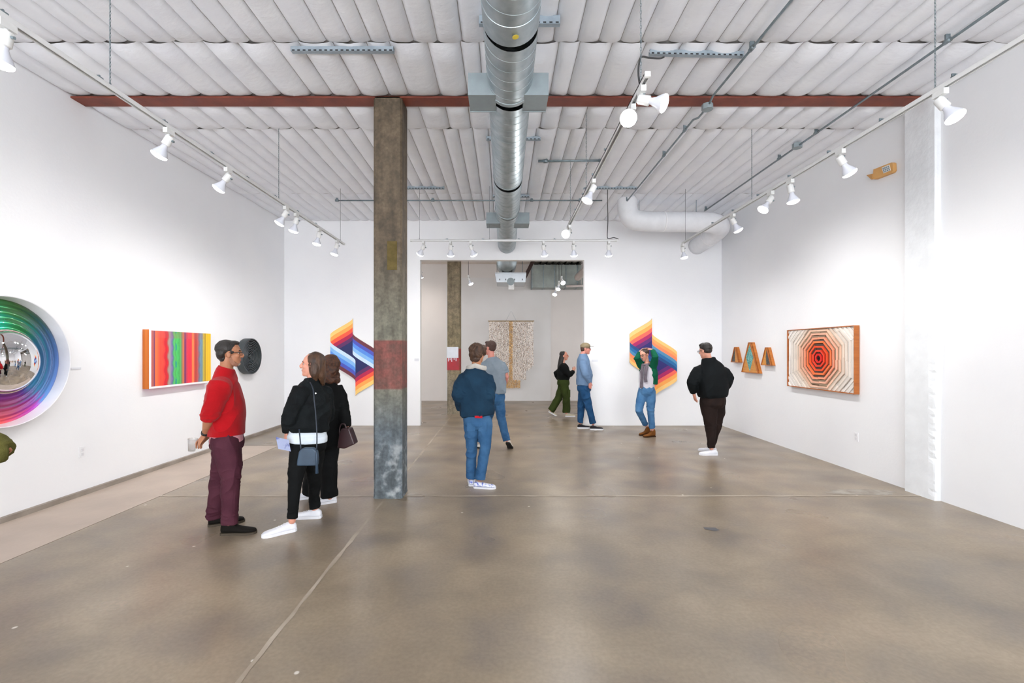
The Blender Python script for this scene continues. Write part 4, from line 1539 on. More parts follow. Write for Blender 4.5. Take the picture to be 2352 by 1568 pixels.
def cloth_fold(amp, seed, joints=(), fine=1.0, vertical=0.6):
    J = [(np.array(p), r_) for p, r_ in joints]

    def f(co, no):
        q = co * np.array([7, 7, 7 * vertical]) * fine
        wob = vnoise(co * 4 + seed, seed) * 2
        a = vnoise(q + wob[:, None], seed + 1)
        ridge = 1 - np.abs(2 * a - 1)
        b = vnoise(q * 2.3 + seed, seed + 2)
        d = 1.35 * amp * ((ridge ** 2 - .40) + .35 * (b - .5))
        for p, r_ in J:
            dist = np.linalg.norm(co - p, axis=1)
            wgt = np.exp(-(dist / r_) ** 2)
            sel = wgt > .04
            cs = co[sel]
            wb = vnoise(cs * 5 + seed, seed + 3)[:, None] * 3
            r2 = 1 - np.abs(2 * vnoise(cs * np.array([8, 8, 30]) + wb, seed + 4) - 1)
            d[sel] = d[sel] + wgt[sel] * amp * .8 * (r2 ** 2 - .4)
        return d
    return f


def hair_fold(amp, seed, axis=2, freq=90):
    def f(co, no):
        s_ = np.array([1.0, 1.0, 1.0]) * freq
        s_[axis] = freq * .18
        a = vnoise(co * s_ + vnoise(co * 14, seed)[:, None] * 3, seed)
        b = vnoise(co * s_ * .35 + 9, seed + 1)
        return amp * ((a - .5) * .9 + (b - .5) * 1.3)
    return f


SKIN = {}


def skin_mat(name, c, c2):
    m = mat('skin_' + name, c, .5, col2=c2, scale=14, spec=.35)
    b = m.node_tree.nodes['Principled BSDF']
    b.inputs['Subsurface Weight'].default_value = .08
    b.inputs['Subsurface Scale'].default_value = .01
    return m


def hand(g, w, d, n, thumb, curl=.35, k=1.0, spread=.12):
    """w wrist, d direction of the fingers, n palm normal (fingers close towards it), thumb side vector"""
    d, n = V(d).normalized(), V(n)
    n = (n - d * n.dot(d)).normalized()
    s = d.cross(n).normalized()
    if s.dot(V(thumb)) < 0:
        s = -s
    w = V(w)
    g.tube([w - d * .03 * k, w, w + d * .035 * k, w + d * .075 * k, w + d * .092 * k], [(.024 * k, .019 * k), (.026 * k, .018 * k), (.036 * k, .0165 * k), (.041 * k, .014 * k), (.036 * k, .010 * k)], side=s, seg=14, cap='round')
    for off, ln, z0 in ((.031, .070, .086), (.0105, .080, .092), (-.0105, .074, .089), (-.031, .058, .080)):
        p = w + d * (z0 * k) + s * (off * k)
        dd = (d + s * (off * spread * 12)).normalized()
        pts = [p - dd * .02 * k, p]
        ang = curl * .55
        for f_ in (.42, .32, .26):
            v_ = dd * math.cos(ang) + n * math.sin(ang)
            p = p + v_ * (ln * f_ * k)
            pts.append(p)
            ang += curl
        g.tube(pts, [.0088 * k, .0092 * k, .0086 * k, .0078 * k, .0068 * k], side=s, seg=8, cap='round')
    p = w + d * (.022 * k) + s * (.026 * k)
    v_ = (d * .75 + s * .62 + n * .28).normalized()
    p1 = p + v_ * (.038 * k)
    v2 = (d * .9 + s * .22 + n * (.25 + curl * .4)).normalized()
    p2 = p1 + v2 * (.03 * k)
    p3 = p2 + (v2 + n * .3).normalized() * (.025 * k)
    g.tube([p - v_ * .015 * k, p, p1, p2, p3], [.013 * k, .014 * k, .0115 * k, .0098 * k, .0082 * k], seg=8, cap='round')
    return s


def shoe(root, an, yaw, L=.29, pitch=0, upper=None, sole=None, kind='sneaker', laces=True, wd=.048, ground=0.0):
    """shoe whose ankle stands over (an.x, an.y); yaw: where the toe points; pitch raises the heel"""
    f = V((math.cos(R(yaw)), math.sin(R(yaw)), 0))
    s = V((-f.y, f.x, 0))
    heel = V((an[0], an[1], ground)) - f * (L * .26)
    rot = Matrix.Rotation(R(pitch), 4, s)
    piv = heel + f * (L * .78)

    def T(x, y, z):
        p = heel + f * (x * L) + s * y + V((0, 0, z))
        return piv + (rot @ (p - piv)) if pitch else p
    hh = {'sneaker': (.078, .092, .090, .074, .064, .054, .042), 'boot': (.15, .165, .165, .09, .066, .056, .042), 'slip': (.07, .078, .072, .064, .057, .050, .038), 'chukka': (.105, .118, .115, .085, .066, .056, .044)}[kind]
    st = [(0.0, .55, hh[0] * .8), (.05, .72, hh[0]), (.16, .76, hh[1]), (.30, .78, hh[2]), (.42, .82, hh[3]), (.56, .92, hh[4]), (.72, 1.0, hh[5]), (.86, .95, hh[5] * .9), (.95, .72, hh[6]), (1.0, .38, hh[6] * .72)]
    n = 16
    vs, fs = [], []
    for x, wf, h in st:
        for k in range(n):
            a = 2 * math.pi * k / n
            cx_, cz_ = math.cos(a), math.sin(a)
            sx = math.copysign(abs(cx_) ** .75, cx_) * wf * wd
            z = .018 + (h - .018) * (.5 + .5 * math.copysign(abs(cz_) ** .7, cz_))
            taper = 1 - .33 * max(0, (z - .03) / max(h, .05))
            vs.append(T(x, sx * taper, z))
    for i in range(len(st) - 1):
        for k in range(n):
            k2 = (k + 1) % n
            fs.append((i * n + k, i * n + k2, (i + 1) * n + k2, (i + 1) * n + k))
    fs += [tuple(range(n))[::-1], tuple((len(st) - 1) * n + k for k in range(n))]
    g = G().add(vs, fs)
    o = g.obj('shoe' if kind != 'boot' else 'boot', upper, root, smooth=True)
    md = o.modifiers.new('sub', 'SUBSURF')
    md.levels = md.render_levels = 1
    # sole
    ol = [(-.01, 0), (.0, .5), (.06, .78), (.2, .84), (.4, .86), (.6, .98), (.75, 1.08), (.88, .98), (.97, .68), (1.015, .25)]
    out = [(x, y * wd) for x, y in ol] + [(x, -y * wd) for x, y in reversed(ol[1:])]
    g = G()
    th = .026 if kind == 'sneaker' else .02
    vs = [T(x, y, 0) for x, y in out] + [T(x, y * 1.0, th) for x, y in out]
    m_ = len(out)
    g.add(vs, [tuple(range(m_))[::-1], tuple(range(m_, 2 * m_))] + [(i, (i + 1) % m_, m_ + (i + 1) % m_, m_ + i) for i in range(m_)])
    so = g.obj('sole', sole, root)
    so.parent = o
    if laces and kind == 'sneaker':
        g = G()
        for i in range(4):
            x = .36 + i * .075
            h = np.interp(x, [.30, .42, .56, .72], [hh[2], hh[3], hh[4], hh[5]]) + .002
            g.tube([T(x, -.022, h - .006), T(x + .01, 0, h + .002), T(x, .022, h - .006)], .0032, seg=6)
        lo = g.obj('laces', mat('white_laces', '#E6E6EA', .7), root)
        lo.parent = o
    return o


def person(label, Y0, P, skin, hair=None, top=None, pants=None, shoes=None, vox=.006, body_k=1.0, gender='m', glasses=None, head_k=1.0, off=None):
    """P: joints as (px, py, depth offset) measured in the photograph at the person's distance, turned into metres here"""
    def J(k):
        a = P[k]
        if isinstance(a, V):
            return a.copy()
        return at(a[0], a[1], Y0 + (a[2] if len(a) > 2 else 0))
    yaw, hyaw = P['yaw'], P['hyaw']
    f = V((math.cos(R(yaw)), math.sin(R(yaw)), 0))
    rt = V((f.y, -f.x, 0))
    up = V((0, 0, 1))
    hf = V((math.cos(R(hyaw)), math.sin(R(hyaw)), 0))
    hr = V((hf.y, -hf.x, 0))
    pit = R(P.get('hpitch', 0))
    rol = R(P.get('hroll', 0))
    hu = up
    hf2 = hf * math.cos(pit) + up * math.sin(pit)
    hu = up * math.cos(pit) - hf * math.sin(pit)
    hr2 = hr * math.cos(rol) + hu * math.sin(rol)
    hu = hu * math.cos(rol) - hr * math.sin(rol)
    hf, hr = hf2, hr2
    Hc, Nk, Pe = J('head'), J('neck'), J('pelvis')
    bk = body_k
    j = {k: J(k) - (V((0, 0, .025)) if k[:2] == 'sh' else V((0, 0, 0))) for k in ('shL', 'shR', 'elL', 'elR', 'wrL', 'wrR', 'hipL', 'hipR', 'knL', 'knR', 'anL', 'anR')}
    if 'chest' in P:
        Ch = J('chest')
    else:
        Ch = Pe.lerp(Nk, .68)
    spine = [Pe + V((0, 0, -.13)), Pe + V((0, 0, -.05)), Pe, Pe.lerp(Ch, .33), Pe.lerp(Ch, .66), Ch, Ch.lerp(Nk, .45), Ch.lerp(Nk, .8), Nk]
    base = V((Pe.x, Pe.y, 0))

    def ax(c, a, b_, c_):
        return c + hf * a * hk + hr * b_ * hk + hu * c_ * hk
    hk = head_k
    # ---- body
    g = G()
    K = bk
    g.tube(spine, [(.09 * K, .07 * K), (.15 * K, .10 * K), (.155 * K, .105 * K), (.135 * K, .095 * K), (.135 * K, .095 * K), (.15 * K, .10 * K), (.14 * K, .09 * K), (.075, .06), (.056, .056)], side=rt, seg=24)
    nk0 = Ch.lerp(Nk, .75)
    g.tube([nk0, Nk, Hc - hu * .05 * hk - hf * .022 * hk, Hc - hf * .02 * hk], [.066, .055 if gender == 'm' else .046, .053 if gender == 'm' else .045, .05], seg=18)
    for s_ in 'LR':
        sh, el, wr = j['sh' + s_], j['el' + s_], j['wr' + s_]
        inner = Ch.lerp(Nk, .62).lerp(sh, .35)
        sh_i = sh.lerp(inner, .12)
        q = 1.0 if gender == 'm' else .88
        g.tube([inner, sh_i, sh.lerp(el, .3), sh.lerp(el, .7), el, el.lerp(wr, .3), el.lerp(wr, .7), wr], [.055, .052 * q, .047 * q, .042 * q, .037 * q, .04 * q, .031 * q, .025 * q], seg=14, cap='round')
        hp, kn, an = j['hip' + s_], j['kn' + s_], j['an' + s_]
        g.tube([Pe.lerp(hp, .6) + V((0, 0, .04)), hp, hp.lerp(kn, .4), hp.lerp(kn, .8), kn, kn.lerp(an, .3), kn.lerp(an, .7), an], [.06, .068 * K, .060 * K, .046, .042, .044, .036, .032], seg=16, cap='round')
        hd = P.get('hand' + s_)
        if hd is not None:
            hand(g, wr, hd['d'], hd['n'], hd.get('t', (0, 0, 1)), hd.get('curl', .35), hd.get('k', 1.0 if gender == 'm' else .9))
    # ---- head: skull, face, jaw, nose, brow, lips, ears
    e = lambda a, b_, c_, ra, rb_, rc, sg=22, rn=14: g.ell(ax(Hc, a, b_, c_), hf * ra * hk, hr * rb_ * hk, hu * rc * hk, sg, rn)
    jw = .056 if gender == 'm' else .05
    e(-.012, 0, .032, .096, .076, .084)
    e(.030, 0, -.035, .056, jw + .004, .074)
    e(.040, 0, -.075, .045, jw - .012, .040)
    e(.064, 0, -.096, .021, .020, .018, 14, 10)
    e(.070, 0, .030, .020, .048, .014, 16, 10)
    for sgn in (-1, 1):
        e(.058, sgn * .038, -.018, .024, .02, .022, 12, 8)
        e(-.008, sgn * (.078), -.008, .018, .008, .031, 14, 10)
        e(-.006, sgn * (.074), -.012, .012, .010, .018, 10, 8)
    g.tube([ax(Hc, .080, 0, .028), ax(Hc, .094, 0, .004), ax(Hc, .106, 0, -.018), ax(Hc, .100, 0, -.030)], [.008 * hk, .0095 * hk, .0125 * hk, .010 * hk], side=hr, seg=12, cap='round')
    for sgn in (-1, 1):
        e(.092, sgn * .012, -.026, .010, .009, .008, 10, 8)
    e(.080, 0, -.052, .011, .024, .006, 12, 8)
    e(.078, 0, -.062, .011, .020, .007, 12, 8)
    me = remeshed(g, vox, 2)
    body = link_mesh(me, 'person', SKIN[skin] if isinstance(skin, str) else skin, None, base)
    body.location = base
    tag(body, label, 'person')
    # eyes and brows
    for sgn in (-1, 1):
        g = G()
        g.ell(ax(Hc, .0665, sgn * .031, .006), hf * .011 * hk, hr * .013 * hk, hu * .0085 * hk, 12, 8)
        eo = g.obj('eye', mat('eye_white', '#B9ADA6', .4), body, smooth=True)
        G().ell(ax(Hc, .0757, sgn * .031, .006), hf * .0045 * hk, hr * .0085 * hk, hu * .0070 * hk, 10, 6).obj('iris', mat('dark_iris', '#2A1C14', .2), body, smooth=True).parent = eo
        G().tube([ax(Hc, .083, sgn * .016, .026), ax(Hc, .085, sgn * .032, .031), ax(Hc, .074, sgn * .048, .027)], .0035 * hk, seg=6).obj('eyebrow', hair['mat'] if hair else mat('brow_brown', '#3A2A20', .8), body, smooth=True)
    g = G()
    g.ell(ax(Hc, .0865, 0, -.0535), hf * .006 * hk, hr * .023 * hk, hu * .0045 * hk, 14, 8).ell(ax(Hc, .0845, 0, -.0625), hf * .0065 * hk, hr * .019 * hk, hu * .0055 * hk, 14, 8)
    g.obj('lips', mat('lip_pink', '#A8605A', .5), body, smooth=True)

    ctx = dict(J=J, j=j, f=f, rt=rt, up=up, hf=hf, hr=hr, hu=hu, ax=ax, Hc=Hc, Nk=Nk, Pe=Pe, Ch=Ch, body=body, base=base, vox=vox, hk=hk, P=P, Y0=Y0)
    # ---- hair
    if hair:
        g = G()
        for el_ in hair['ell']:
            c_, r_ = el_[:3], el_[3:6]
            g.ell(ax(Hc, *c_), hf * r_[0] * hk, hr * r_[1] * hk, hu * r_[2] * hk, 24, 16)
        for pts, rad in hair.get('locks', []):
            g.tube(resample([ax(Hc, *p) for p in pts], 3), [tuple(np.interp(i, np.arange(len(rad)) * 3, [(r_[q] if isinstance(r_, tuple) else r_) for r_ in rad]) for q in (0, 1)) for i in range(3 * (len(rad) - 1) + 1)], side=hr, seg=14, cap='round')
        me = remeshed(g, min(vox, .005), 2, hair_fold(hair.get('amp', .006), hair.get('seed', 1), hair.get('axis', 2), hair.get('freq', 70)))
        link_mesh(me, 'hair', hair['mat'], body, base)
    # ---- trousers
    if pants:
        g = G()
        wk = pants.get('k', 1.0)
        wa = pants.get('waist', 1.0)
        th = pants.get('top', .02)
        sp_ = [Pe + V((0, 0, th + .0)), Pe + V((0, 0, th - .03)), Pe + V((0, 0, -.04)), Pe + V((0, 0, -.10)), Pe + V((0, 0, -.15))]
        hw = pants.get('hip', .175)
        hd_ = pants.get('hipd', .125)
        g.tube(sp_, [(hw * .93 * wa, hd_ * .93 * wa), (hw * .96, hd_ * .97), (hw, hd_ * 1.02), (hw * .97, hd_), (hw * .7, hd_ * .75)], side=rt, seg=28)
        rr_ = pants.get('r', (.098, .094, .075, .070, .066, .062, .062))
        lens_ = pants.get('len', .985)
        for s_ in 'LR':
            hp, kn, an = j['hip' + s_], j['kn' + s_], j['an' + s_]
            end = kn.lerp(an, lens_)
            P_ = [hp + V((0, 0, .06)), hp, hp.lerp(kn, .5), hp.lerp(kn, .88), kn, kn.lerp(end, .25), kn.lerp(end, .6), end]
            R_ = [rr_[0] * .8 * wk] + [x * wk for x in rr_]
            g.tube(P_, R_, side=rt, seg=20)
        jn = []
        for s_ in 'LR':
            jn += [(j['kn' + s_], .12), (j['an' + s_] + V((0, 0, .06)), .10)]
        jn.append((Pe - V((0, 0, .12)), .12))
        me = remeshed(g, vox, 10, cloth_fold(pants.get('amp', .010), pants.get('seed', 5), jn, 1.0, .45))
        link_mesh(me, pants.get('name', 'trousers'), pants['mat'], body, base)
    # ---- top
    if top:
        for T_ in (top if isinstance(top, list) else [top]):
            g = G()
            rg_ = T_['rings']          # (position on the pelvis-neck line, half width, half depth, forward offset)
            L_ = [(Pe if t_ <= 1 else Pe) for t_ in (0,)]
            pts, rad = [], []
            for t_, w_, d_, fo in rg_:
                if t_ <= .68:
                    p = Pe.lerp(Ch, t_ / .68) if t_ > 0 else Pe + (Ch - Pe) * (t_ / .68)
                else:
                    p = Ch.lerp(Nk, (t_ - .68) / .32)
                pts.append(p + f * fo)
                rad.append((w_, d_))
            k_ = len(pts)
            pts2, rad2 = [], []
            for i in range(k_ - 1):
                for q in range(3):
                    u = q / 3
                    pts2.append(pts[i].lerp(pts[i + 1], u))
                    rad2.append((rad[i][0] * (1 - u) + rad[i + 1][0] * u, rad[i][1] * (1 - u) + rad[i + 1][1] * u))
            pts2.append(pts[-1])
            rad2.append(rad[-1])
            g.tube(pts2, rad2, side=rt, seg=32, power=.9)
            jn = []
            for s_ in 'LR':
                sl = T_.get('sleeve' + s_, T_.get('sleeve', 1.0))
                if not sl:
                    continue
                sh, el, wr = j['sh' + s_], j['el' + s_], j['wr' + s_]
                sr = T_.get('sr', (.085, .078, .068, .062, .058, .052, .05))
                inner = Ch.lerp(Nk, .45).lerp(sh, .5)
                if sl >= 1:
                    end = el.lerp(wr, sl - 1)
                    P_ = [inner, sh, sh.lerp(el, .35), sh.lerp(el, .75), el, el.lerp(end, .3), el.lerp(end, .7), end]
                    R_ = [sr[0] * .8, sr[0] * .93, sr[1], sr[2], sr[3], sr[4], sr[5], sr[6]]
                else:
                    end = sh.lerp(el, sl)
                    P_ = [inner, sh, sh.lerp(end, .5), end]
                    R_ = [sr[0] * .8, sr[0] * .93, sr[1], sr[2]]
                g.tube(P_, R_, seg=20)
                jn += [(el, .11), (sh - V((0, 0, .08)), .10)]
            for col_ in T_.get('collar', []):
                g.tube([Ch.lerp(Nk, a_) + f * o_ + up * u_ for a_, o_, u_, _, _ in col_], [(w_, d_) for _, _, _, w_, d_ in col_], side=rt, seg=24)
            me = remeshed(g, vox, T_.get('smooth', 14), cloth_fold(T_.get('amp', .010), T_.get('seed', 3), jn, T_.get('fine', 1.0), .5))
            o = link_mesh(me, T_['name'], T_['mat'], body, base)
            if T_.get('label'):
                o['label'] = T_['label']
    if shoes:
        for s_ in 'LR':
            d_ = dict(shoes)
            d_.update(P.get('shoe' + s_, {}))
            yw = d_.pop('yaw')
            pos = d_.pop('pos', None)
            shoe(body, j['an' + s_] if pos is None else at(pos[0], pos[1], Y0 + pos[2]), yw, **d_)
    if glasses:
        gg = G()
        for sgn in (-1, 1):
            c = ax(Hc, .098, sgn * .033, .004)
            pts = [c + hr * (.024 * hk * math.copysign(abs(math.cos(a)) ** .7, math.cos(a))) + hu * (.018 * hk * math.copysign(abs(math.sin(a)) ** .7, math.sin(a))) for a in [2 * math.pi * k / 20 for k in range(21)]]
            gg.tube(pts, .0022 * hk, seg=6)
            gg.tube([ax(Hc, .096, sgn * .058, .010), ax(Hc, .05, sgn * .078, .010), ax(Hc, -.004, sgn * .083, .008), ax(Hc, -.02, sgn * .081, -.004)], .0026 * hk, seg=6)
        gg.tube([ax(Hc, .099, -.010, .006), ax(Hc, .103, 0, .009), ax(Hc, .099, .010, .006)], .0022 * hk, seg=6)
        fr = gg.obj('glasses', glasses['mat'], body, smooth=True)
        for sgn in (-1, 1):
            c = ax(Hc, .098, sgn * .033, .004)
            G().ell(c, hf * .0012, hr * .0225 * hk, hu * .0165 * hk, 18, 8).obj('lens', glasses['lens'], body, smooth=True).parent = fr
    return ctx


SKIN['tan'] = skin_mat('tan', '#B07A5C', '#A36E52')
SKIN['fair'] = skin_mat('fair', '#D79C86', '#CC8F7A')
SKIN['rosy'] = skin_mat('rosy', '#D08E80', '#C48072')
SKIN['brown'] = skin_mat('brown', '#B98262', '#AA7656')
LENSG = mat('clear_lens', '#F2F6F6', .05, trans=.95, alpha=.25)
DENIM = mat('blue_denim', '#274D74', .85, col2='#436A90', scale=7, bump=.25, bscale=300, contrast=(.3, .75))
DENIM_P = mat('light_blue_denim', '#345D86', .85, col2='#557FA6', scale=7, bump=.25, bscale=300, contrast=(.3, .75))
DENIM_D = mat('dark_blue_denim', '#17395C', .85, col2='#285078', scale=7, bump=.25, bscale=300, contrast=(.3, .75))
BLACKC = mat('black_cloth', '#0B0C0D', .85, col2='#101213', scale=5, bump=.2, bscale=200)
BLACKJ = mat('black_textured_jacket', '#0C0F11', .8, col2='#14191B', scale=9, bump=.5, bscale=120)
SNEAK = mat('white_sneaker', '#E2E3E8', .5, col2='#D6D8E0', scale=10)
SOLEW = mat('white_rubber_sole', '#DEDFE4', .6)
DOWN = (0, 0, -1)

BASE_RINGS = [(0.0, .17, .125, 0), (.2, .165, .12, .0), (.4, .17, .12, 0), (.6, .185, .125, 0), (.8, .18, .115, 0), (.92, .12, .09, 0), (1.0, .078, .07, 0)]

# ---- 1 the bearded man in red
P1 = dict(yaw=24, hyaw=29, head=(528, 812, 0), hpitch=0, neck=(520, 846, 0), chest=(518, 905, 0), pelvis=(521, 1000, 0),
          shR=(505, 882, -.165), shL=(515, 880, .15), elR=(480, 958, -.22), elL=(485, 958, .22), wrR=(471, 997, -.10), wrL=(482, 997, .06),
          hipR=(520, 1012, -.078), hipL=(523, 1012, .078), knR=(532, 1098, -.09), knL=(505, 1090, .09), anR=(527, 1200, -.095), anL=(494, 1185, .115),
          handR=dict(d=(-.62, .1, -.78), n=(.5, .6, -.3), t=(-.3, -.2, .8), curl=.45), handL=dict(d=(-.5, -.35, -.5), n=(.3, -.5, -.6), t=(-.2, 0, 1), curl=.5),
          shoeR=dict(yaw=6, pos=(529, 1220, -.085)), shoeL=dict(yaw=26, pos=(500, 1200, .13)))
RED = mat('red_knit', '#A80C16', .85, col2='#9A0A13', scale=6, bump=.35, bscale=260, sheen=.1)
HB = mat('black_hair', '#1A1614', .55, col2='#241E1A', scale=40, bump=.5, bscale=120, stretch=(1, 1, .3))
HAIR1 = dict(mat=HB, ell=[(-.028, 0, .050, .094, .084, .080), (-.062, 0, .004, .050, .074, .066), (.022, 0, .098, .056, .058, .024), (-.052, 0, -.040, .034, .058, .042), (.006, 0, .02, .06, .0745, .05)], amp=.004, seed=2, axis=0)
c = person('person in a red sweater and maroon trousers, with beard and glasses, hands behind the back', 4.2, P1, 'tan', HAIR1,
           top=[dict(name='shirt_tail', mat=mat('pale_pink_shirt', '#C98F98', .8), rings=[(-.10, .165, .135, 0), (.1, .165, .13, 0)], sleeve=0, seed=8, amp=.004),
                dict(name='sweater', mat=RED, rings=[(.015, .185, .148, -.004), (.12, .186, .150, -.002), (.3, .186, .150, .004), (.5, .19, .144, .002), (.68, .19, .138, -.006), (.80, .17, .122, -.012), (.91, .115, .095, -.012), (1.0, .08, .078, .0)],
                     sleeve=1.02, sr=(.10, .093, .078, .068, .06, .058, .058), amp=.011, seed=4, fine=.9, collar=[[(.85, .0, 0, .095, .085), (1.0, .0, -.008, .075, .075), (1.0, .006, .012, .072, .074)]])],
           pants=dict(mat=mat('maroon_cotton', '#43202C', .8, col2='#4E2834', scale=6, bump=.3, bscale=220), hip=.176, hipd=.130, r=(.108, .100, .084, .080, .076, .072, .074), amp=.014, seed=7, waist=.97, top=.03, len=1.02),
           shoes=dict(upper=mat('black_suede', '#15120F', .8), sole=mat('grey_crepe_sole', '#4A4238', .8), laces=False, L=.30, wd=.05, kind='chukka'), vox=.0048,
           glasses=dict(mat=mat('dark_frame', '#1A1718', .3), lens=LENSG), head_k=1.0)
A = c['ax']
Hc = c['Hc']
g = G()
g.ell(A(Hc, .055, 0, -.093), c['hf'] * .033, c['hr'] * .030, c['hu'] * .025)
o = link_mesh(remeshed(g, .004, 2, hair_fold(.003, 3)), 'beard', mat('grey_beard', '#8E7E70', .85, col2='#B0A498', scale=60), c['body'], c['base'])
o['label'] = 'short grey chin beard'
g = G()
for sg_ in (-1, 1):
    g.tube([A(Hc, .004, sg_ * .060, -.030), A(Hc, .010, sg_ * .058, -.062), A(Hc, .030, sg_ * .050, -.090), A(Hc, .055, sg_ * .028, -.103)], [(.012, .004), (.018, .006), (.022, .009), (.020, .012)], seg=12, cap='round')
g.ell(A(Hc, .074, 0, -.046), c['hf'] * .014, c['hr'] * .026, c['hu'] * .006)
link_mesh(remeshed(g, .004, 2, hair_fold(.002, 5)), 'stubble', mat('brown_grey_stubble', '#8C6250', .85, col2='#99705C', scale=80), c['body'], c['base'])
wv = (c['j']['wrR'] - c['j']['elR']).normalized()
G().lathe(c['j']['wrR'] - wv * .035, wv, [(0, .031), (.004, .034), (.022, .034), (.026, .031)], 24).obj('wrist_watch', BLACK, c['body'], auto=True)
cup = thing('plastic_cup', 'clear plastic cup held behind the back of the person in red', 'cup', at(440, 1036, 4.20))
bs = at(440, 1036, 4.20)
G().lathe(bs, (.12, 0, 1), [(0, .026), (.004, .029), (.11, .041), (.113, .043), (.116, .041), (.11, .0395), (.006, .0275), (.004, 0)], 28).obj(
    'cup_wall', mat('clear_plastic', '#F4F6F8', .1, trans=.9, alpha=.45), cup, smooth=True)

# ---- 2 the woman in the black jacket
P2 = dict(yaw=122, hyaw=192, head=(717, 838, 0), hpitch=4, neck=(716, 876, 0), chest=(712, 930, 0), pelvis=(706, 1008, 0),
          shL=(690, 894, -.11), shR=(744, 894, .11), elL=(669, 960, -.14), elR=(748, 955, .22), wrL=(659, 990, -.02), wrR=(720, 965, .34),
          hipL=(691, 1016, -.055), hipR=(722, 1016, .055), knL=(679, 1095, -.15), knR=(722, 1092, .12), anL=(671, 1195, -.17), anR=(723, 1168, .22),
          handL=dict(d=(-.25, .2, -.9), n=(.6, .5, .1), t=(-.2, .8, 0), curl=.4, k=.85), handR=dict(d=(-1, .2, 0), n=(0, .5, -.5), t=(0, 0, 1)),
          shoeL=dict(yaw=217, pos=(661, 1215, -.14)), shoeR=dict(yaw=184, pos=(721, 1180, .215)))
HBR = mat('long_brown_hair', '#2A1A11', .55, col2='#5A3C26', scale=22, bump=.6, bscale=110, stretch=(1, 1, .22), contrast=(.35, .7))
HAIR2 = dict(mat=HBR, ell=[(-.030, 0, .040, .098, .088, .090), (-.05, 0, -.01, .075, .083, .09)],
             locks=[([(-.055, .02, 0.0), (-.07, .05, -.08), (-.085, .075, -.16), (-.09, .10, -.225)], [(.075, .06), (.062, .05), (.042, .034), (.012, .010)]),
                    ([(-.03, -.045, .0), (-.035, -.05, -.08), (-.05, -.035, -.135)], [(.05, .05), (.042, .04), (.014, .014)]),
                    ([(-.07, 0, .0), (-.09, .02, -.10), (-.10, .04, -.17)], [(.07, .05), (.06, .042), (.02, .015)])], amp=.008, seed=6, freq=60)
c = person('person with long brown hair, short black jacket over a white shirt and white sneakers', 4.3, P2, 'fair', HAIR2,
           top=[dict(name='white_shirt', mat=mat('white_cotton', '#D6DEE6', .8, col2='#C8D2DC', scale=4, stretch=(1, 1, 14)), rings=[(-.045, .178, .142, 0), (.06, .176, .14, 0), (.12, .165, .13, 0), (.3, .155, .11, 0)], sleeve=0, seed=12, amp=.003),
                dict(name='jacket', mat=BLACKJ, rings=[(.185, .176, .14, 0), (.24, .184, .146, 0), (.38, .188, .142, -.004), (.55, .195, .138, -.008), (.72, .19, .128, -.008), (.84, .165, .11, 0), (.93, .11, .088, 0), (1.0, .075, .072, 0)],
                     sleeve=1.9, sr=(.088, .085, .078, .074, .068, .058, .042), amp=.014, seed=9, collar=[[(.85, .0, 0, .09, .08), (1.0, .004, .01, .068, .066), (1.0, .01, .03, .066, .064)]])],
           pants=dict(mat=BLACKC, hip=.168, hipd=.128, r=(.094, .088, .070, .064, .058, .050, .048), amp=.009, seed=17, top=.02, len=.95),
           shoes=dict(upper=SNEAK, sole=SOLEW, L=.285, wd=.046), vox=.005, gender='f', head_k=.97)
bag = thing('crossbody_bag', 'small slate blue crossbody bag hanging at the hip of the long-haired person', 'bag', at(707, 1068, 4.17))
bx0, bx1, bz0, bz1 = at(683, 0, 4.05).x, at(730, 0, 4.05).x, at(0, 1069, 4.05).z, at(0, 1028, 4.05).z
bg = G()
pts = [(bx0, bz0), (bx1 - .004, bz0), (bx1, bz0 + .05), (bx1 - .008, bz1 - .03), (bx1 - .04, bz1), (bx0 + .05, bz1), (bx0 + .018, bz1 - .03), (bx0 + .004, bz0 + .05)]
bg.prism([(a, 4.03 + .03 * (a - bx0), b_) for a, b_ in pts], (0, .055, 0))
o = bg.obj('bag_body', mat('slate_blue_leather', '#34485C', .5, col2='#2C3E50', scale=9), bag)
bv = o.modifiers.new('b', 'BEVEL')
bv.width = .012
bv.segments = 3
STRAP = mat('dark_blue_strap', '#1F2A38', .5)
G().tube(resample([(bx1 - .012, 4.055, bz1 - .02), at(728, 1000, 4.08), at(726, 960, 4.10), at(722, 920, 4.10), at(719, 893, 4.13), at(712, 877, 4.20)], 3), (.006, .003), seg=8).obj('strap', STRAP, bag, smooth=True)
G().tube(resample([(bx0 + .03, 4.055, bz1 - .02), at(689, 1005, 4.08), at(687, 985, 4.10)], 3), (.006, .003), seg=8).obj('strap', STRAP, bag, smooth=True)
G().lathe(at(725, 903, 4.085), (0, 1, 0), [(0, .007), (.003, .007)], 14).obj('buckle', mat('silver_buckle', '#C8CACC', .3, .8), bag)
G().tube([(bx1 - .002, 4.025, bz1 - .03), (bx1 + .002, 4.02, bz1 - .07), (bx1 + .004, 4.02, bz0 - .06)], [.004, .009, .014], seg=10).obj('tassel', mat('slate_blue_leather', '#34485C'), bag, smooth=True)
g = G()
cc_ = at(651, 1020, 4.06)
d1, d2 = (at(668, 1022, 4.24) - at(640, 1016, 4.16)) / 2, (at(650, 1003, 4.2) - at(655, 1029, 4.2)) / 2
tag(g.obox(cc_, d1, d2, d1.cross(d2).normalized() * .0015).obj('postcard', mat('pale_blue_card', '#9FA8C8', .5, col2='#5A64A0', scale=14, contrast=(.5, .6))), 'pale blue printed card held by the long-haired person', 'card')

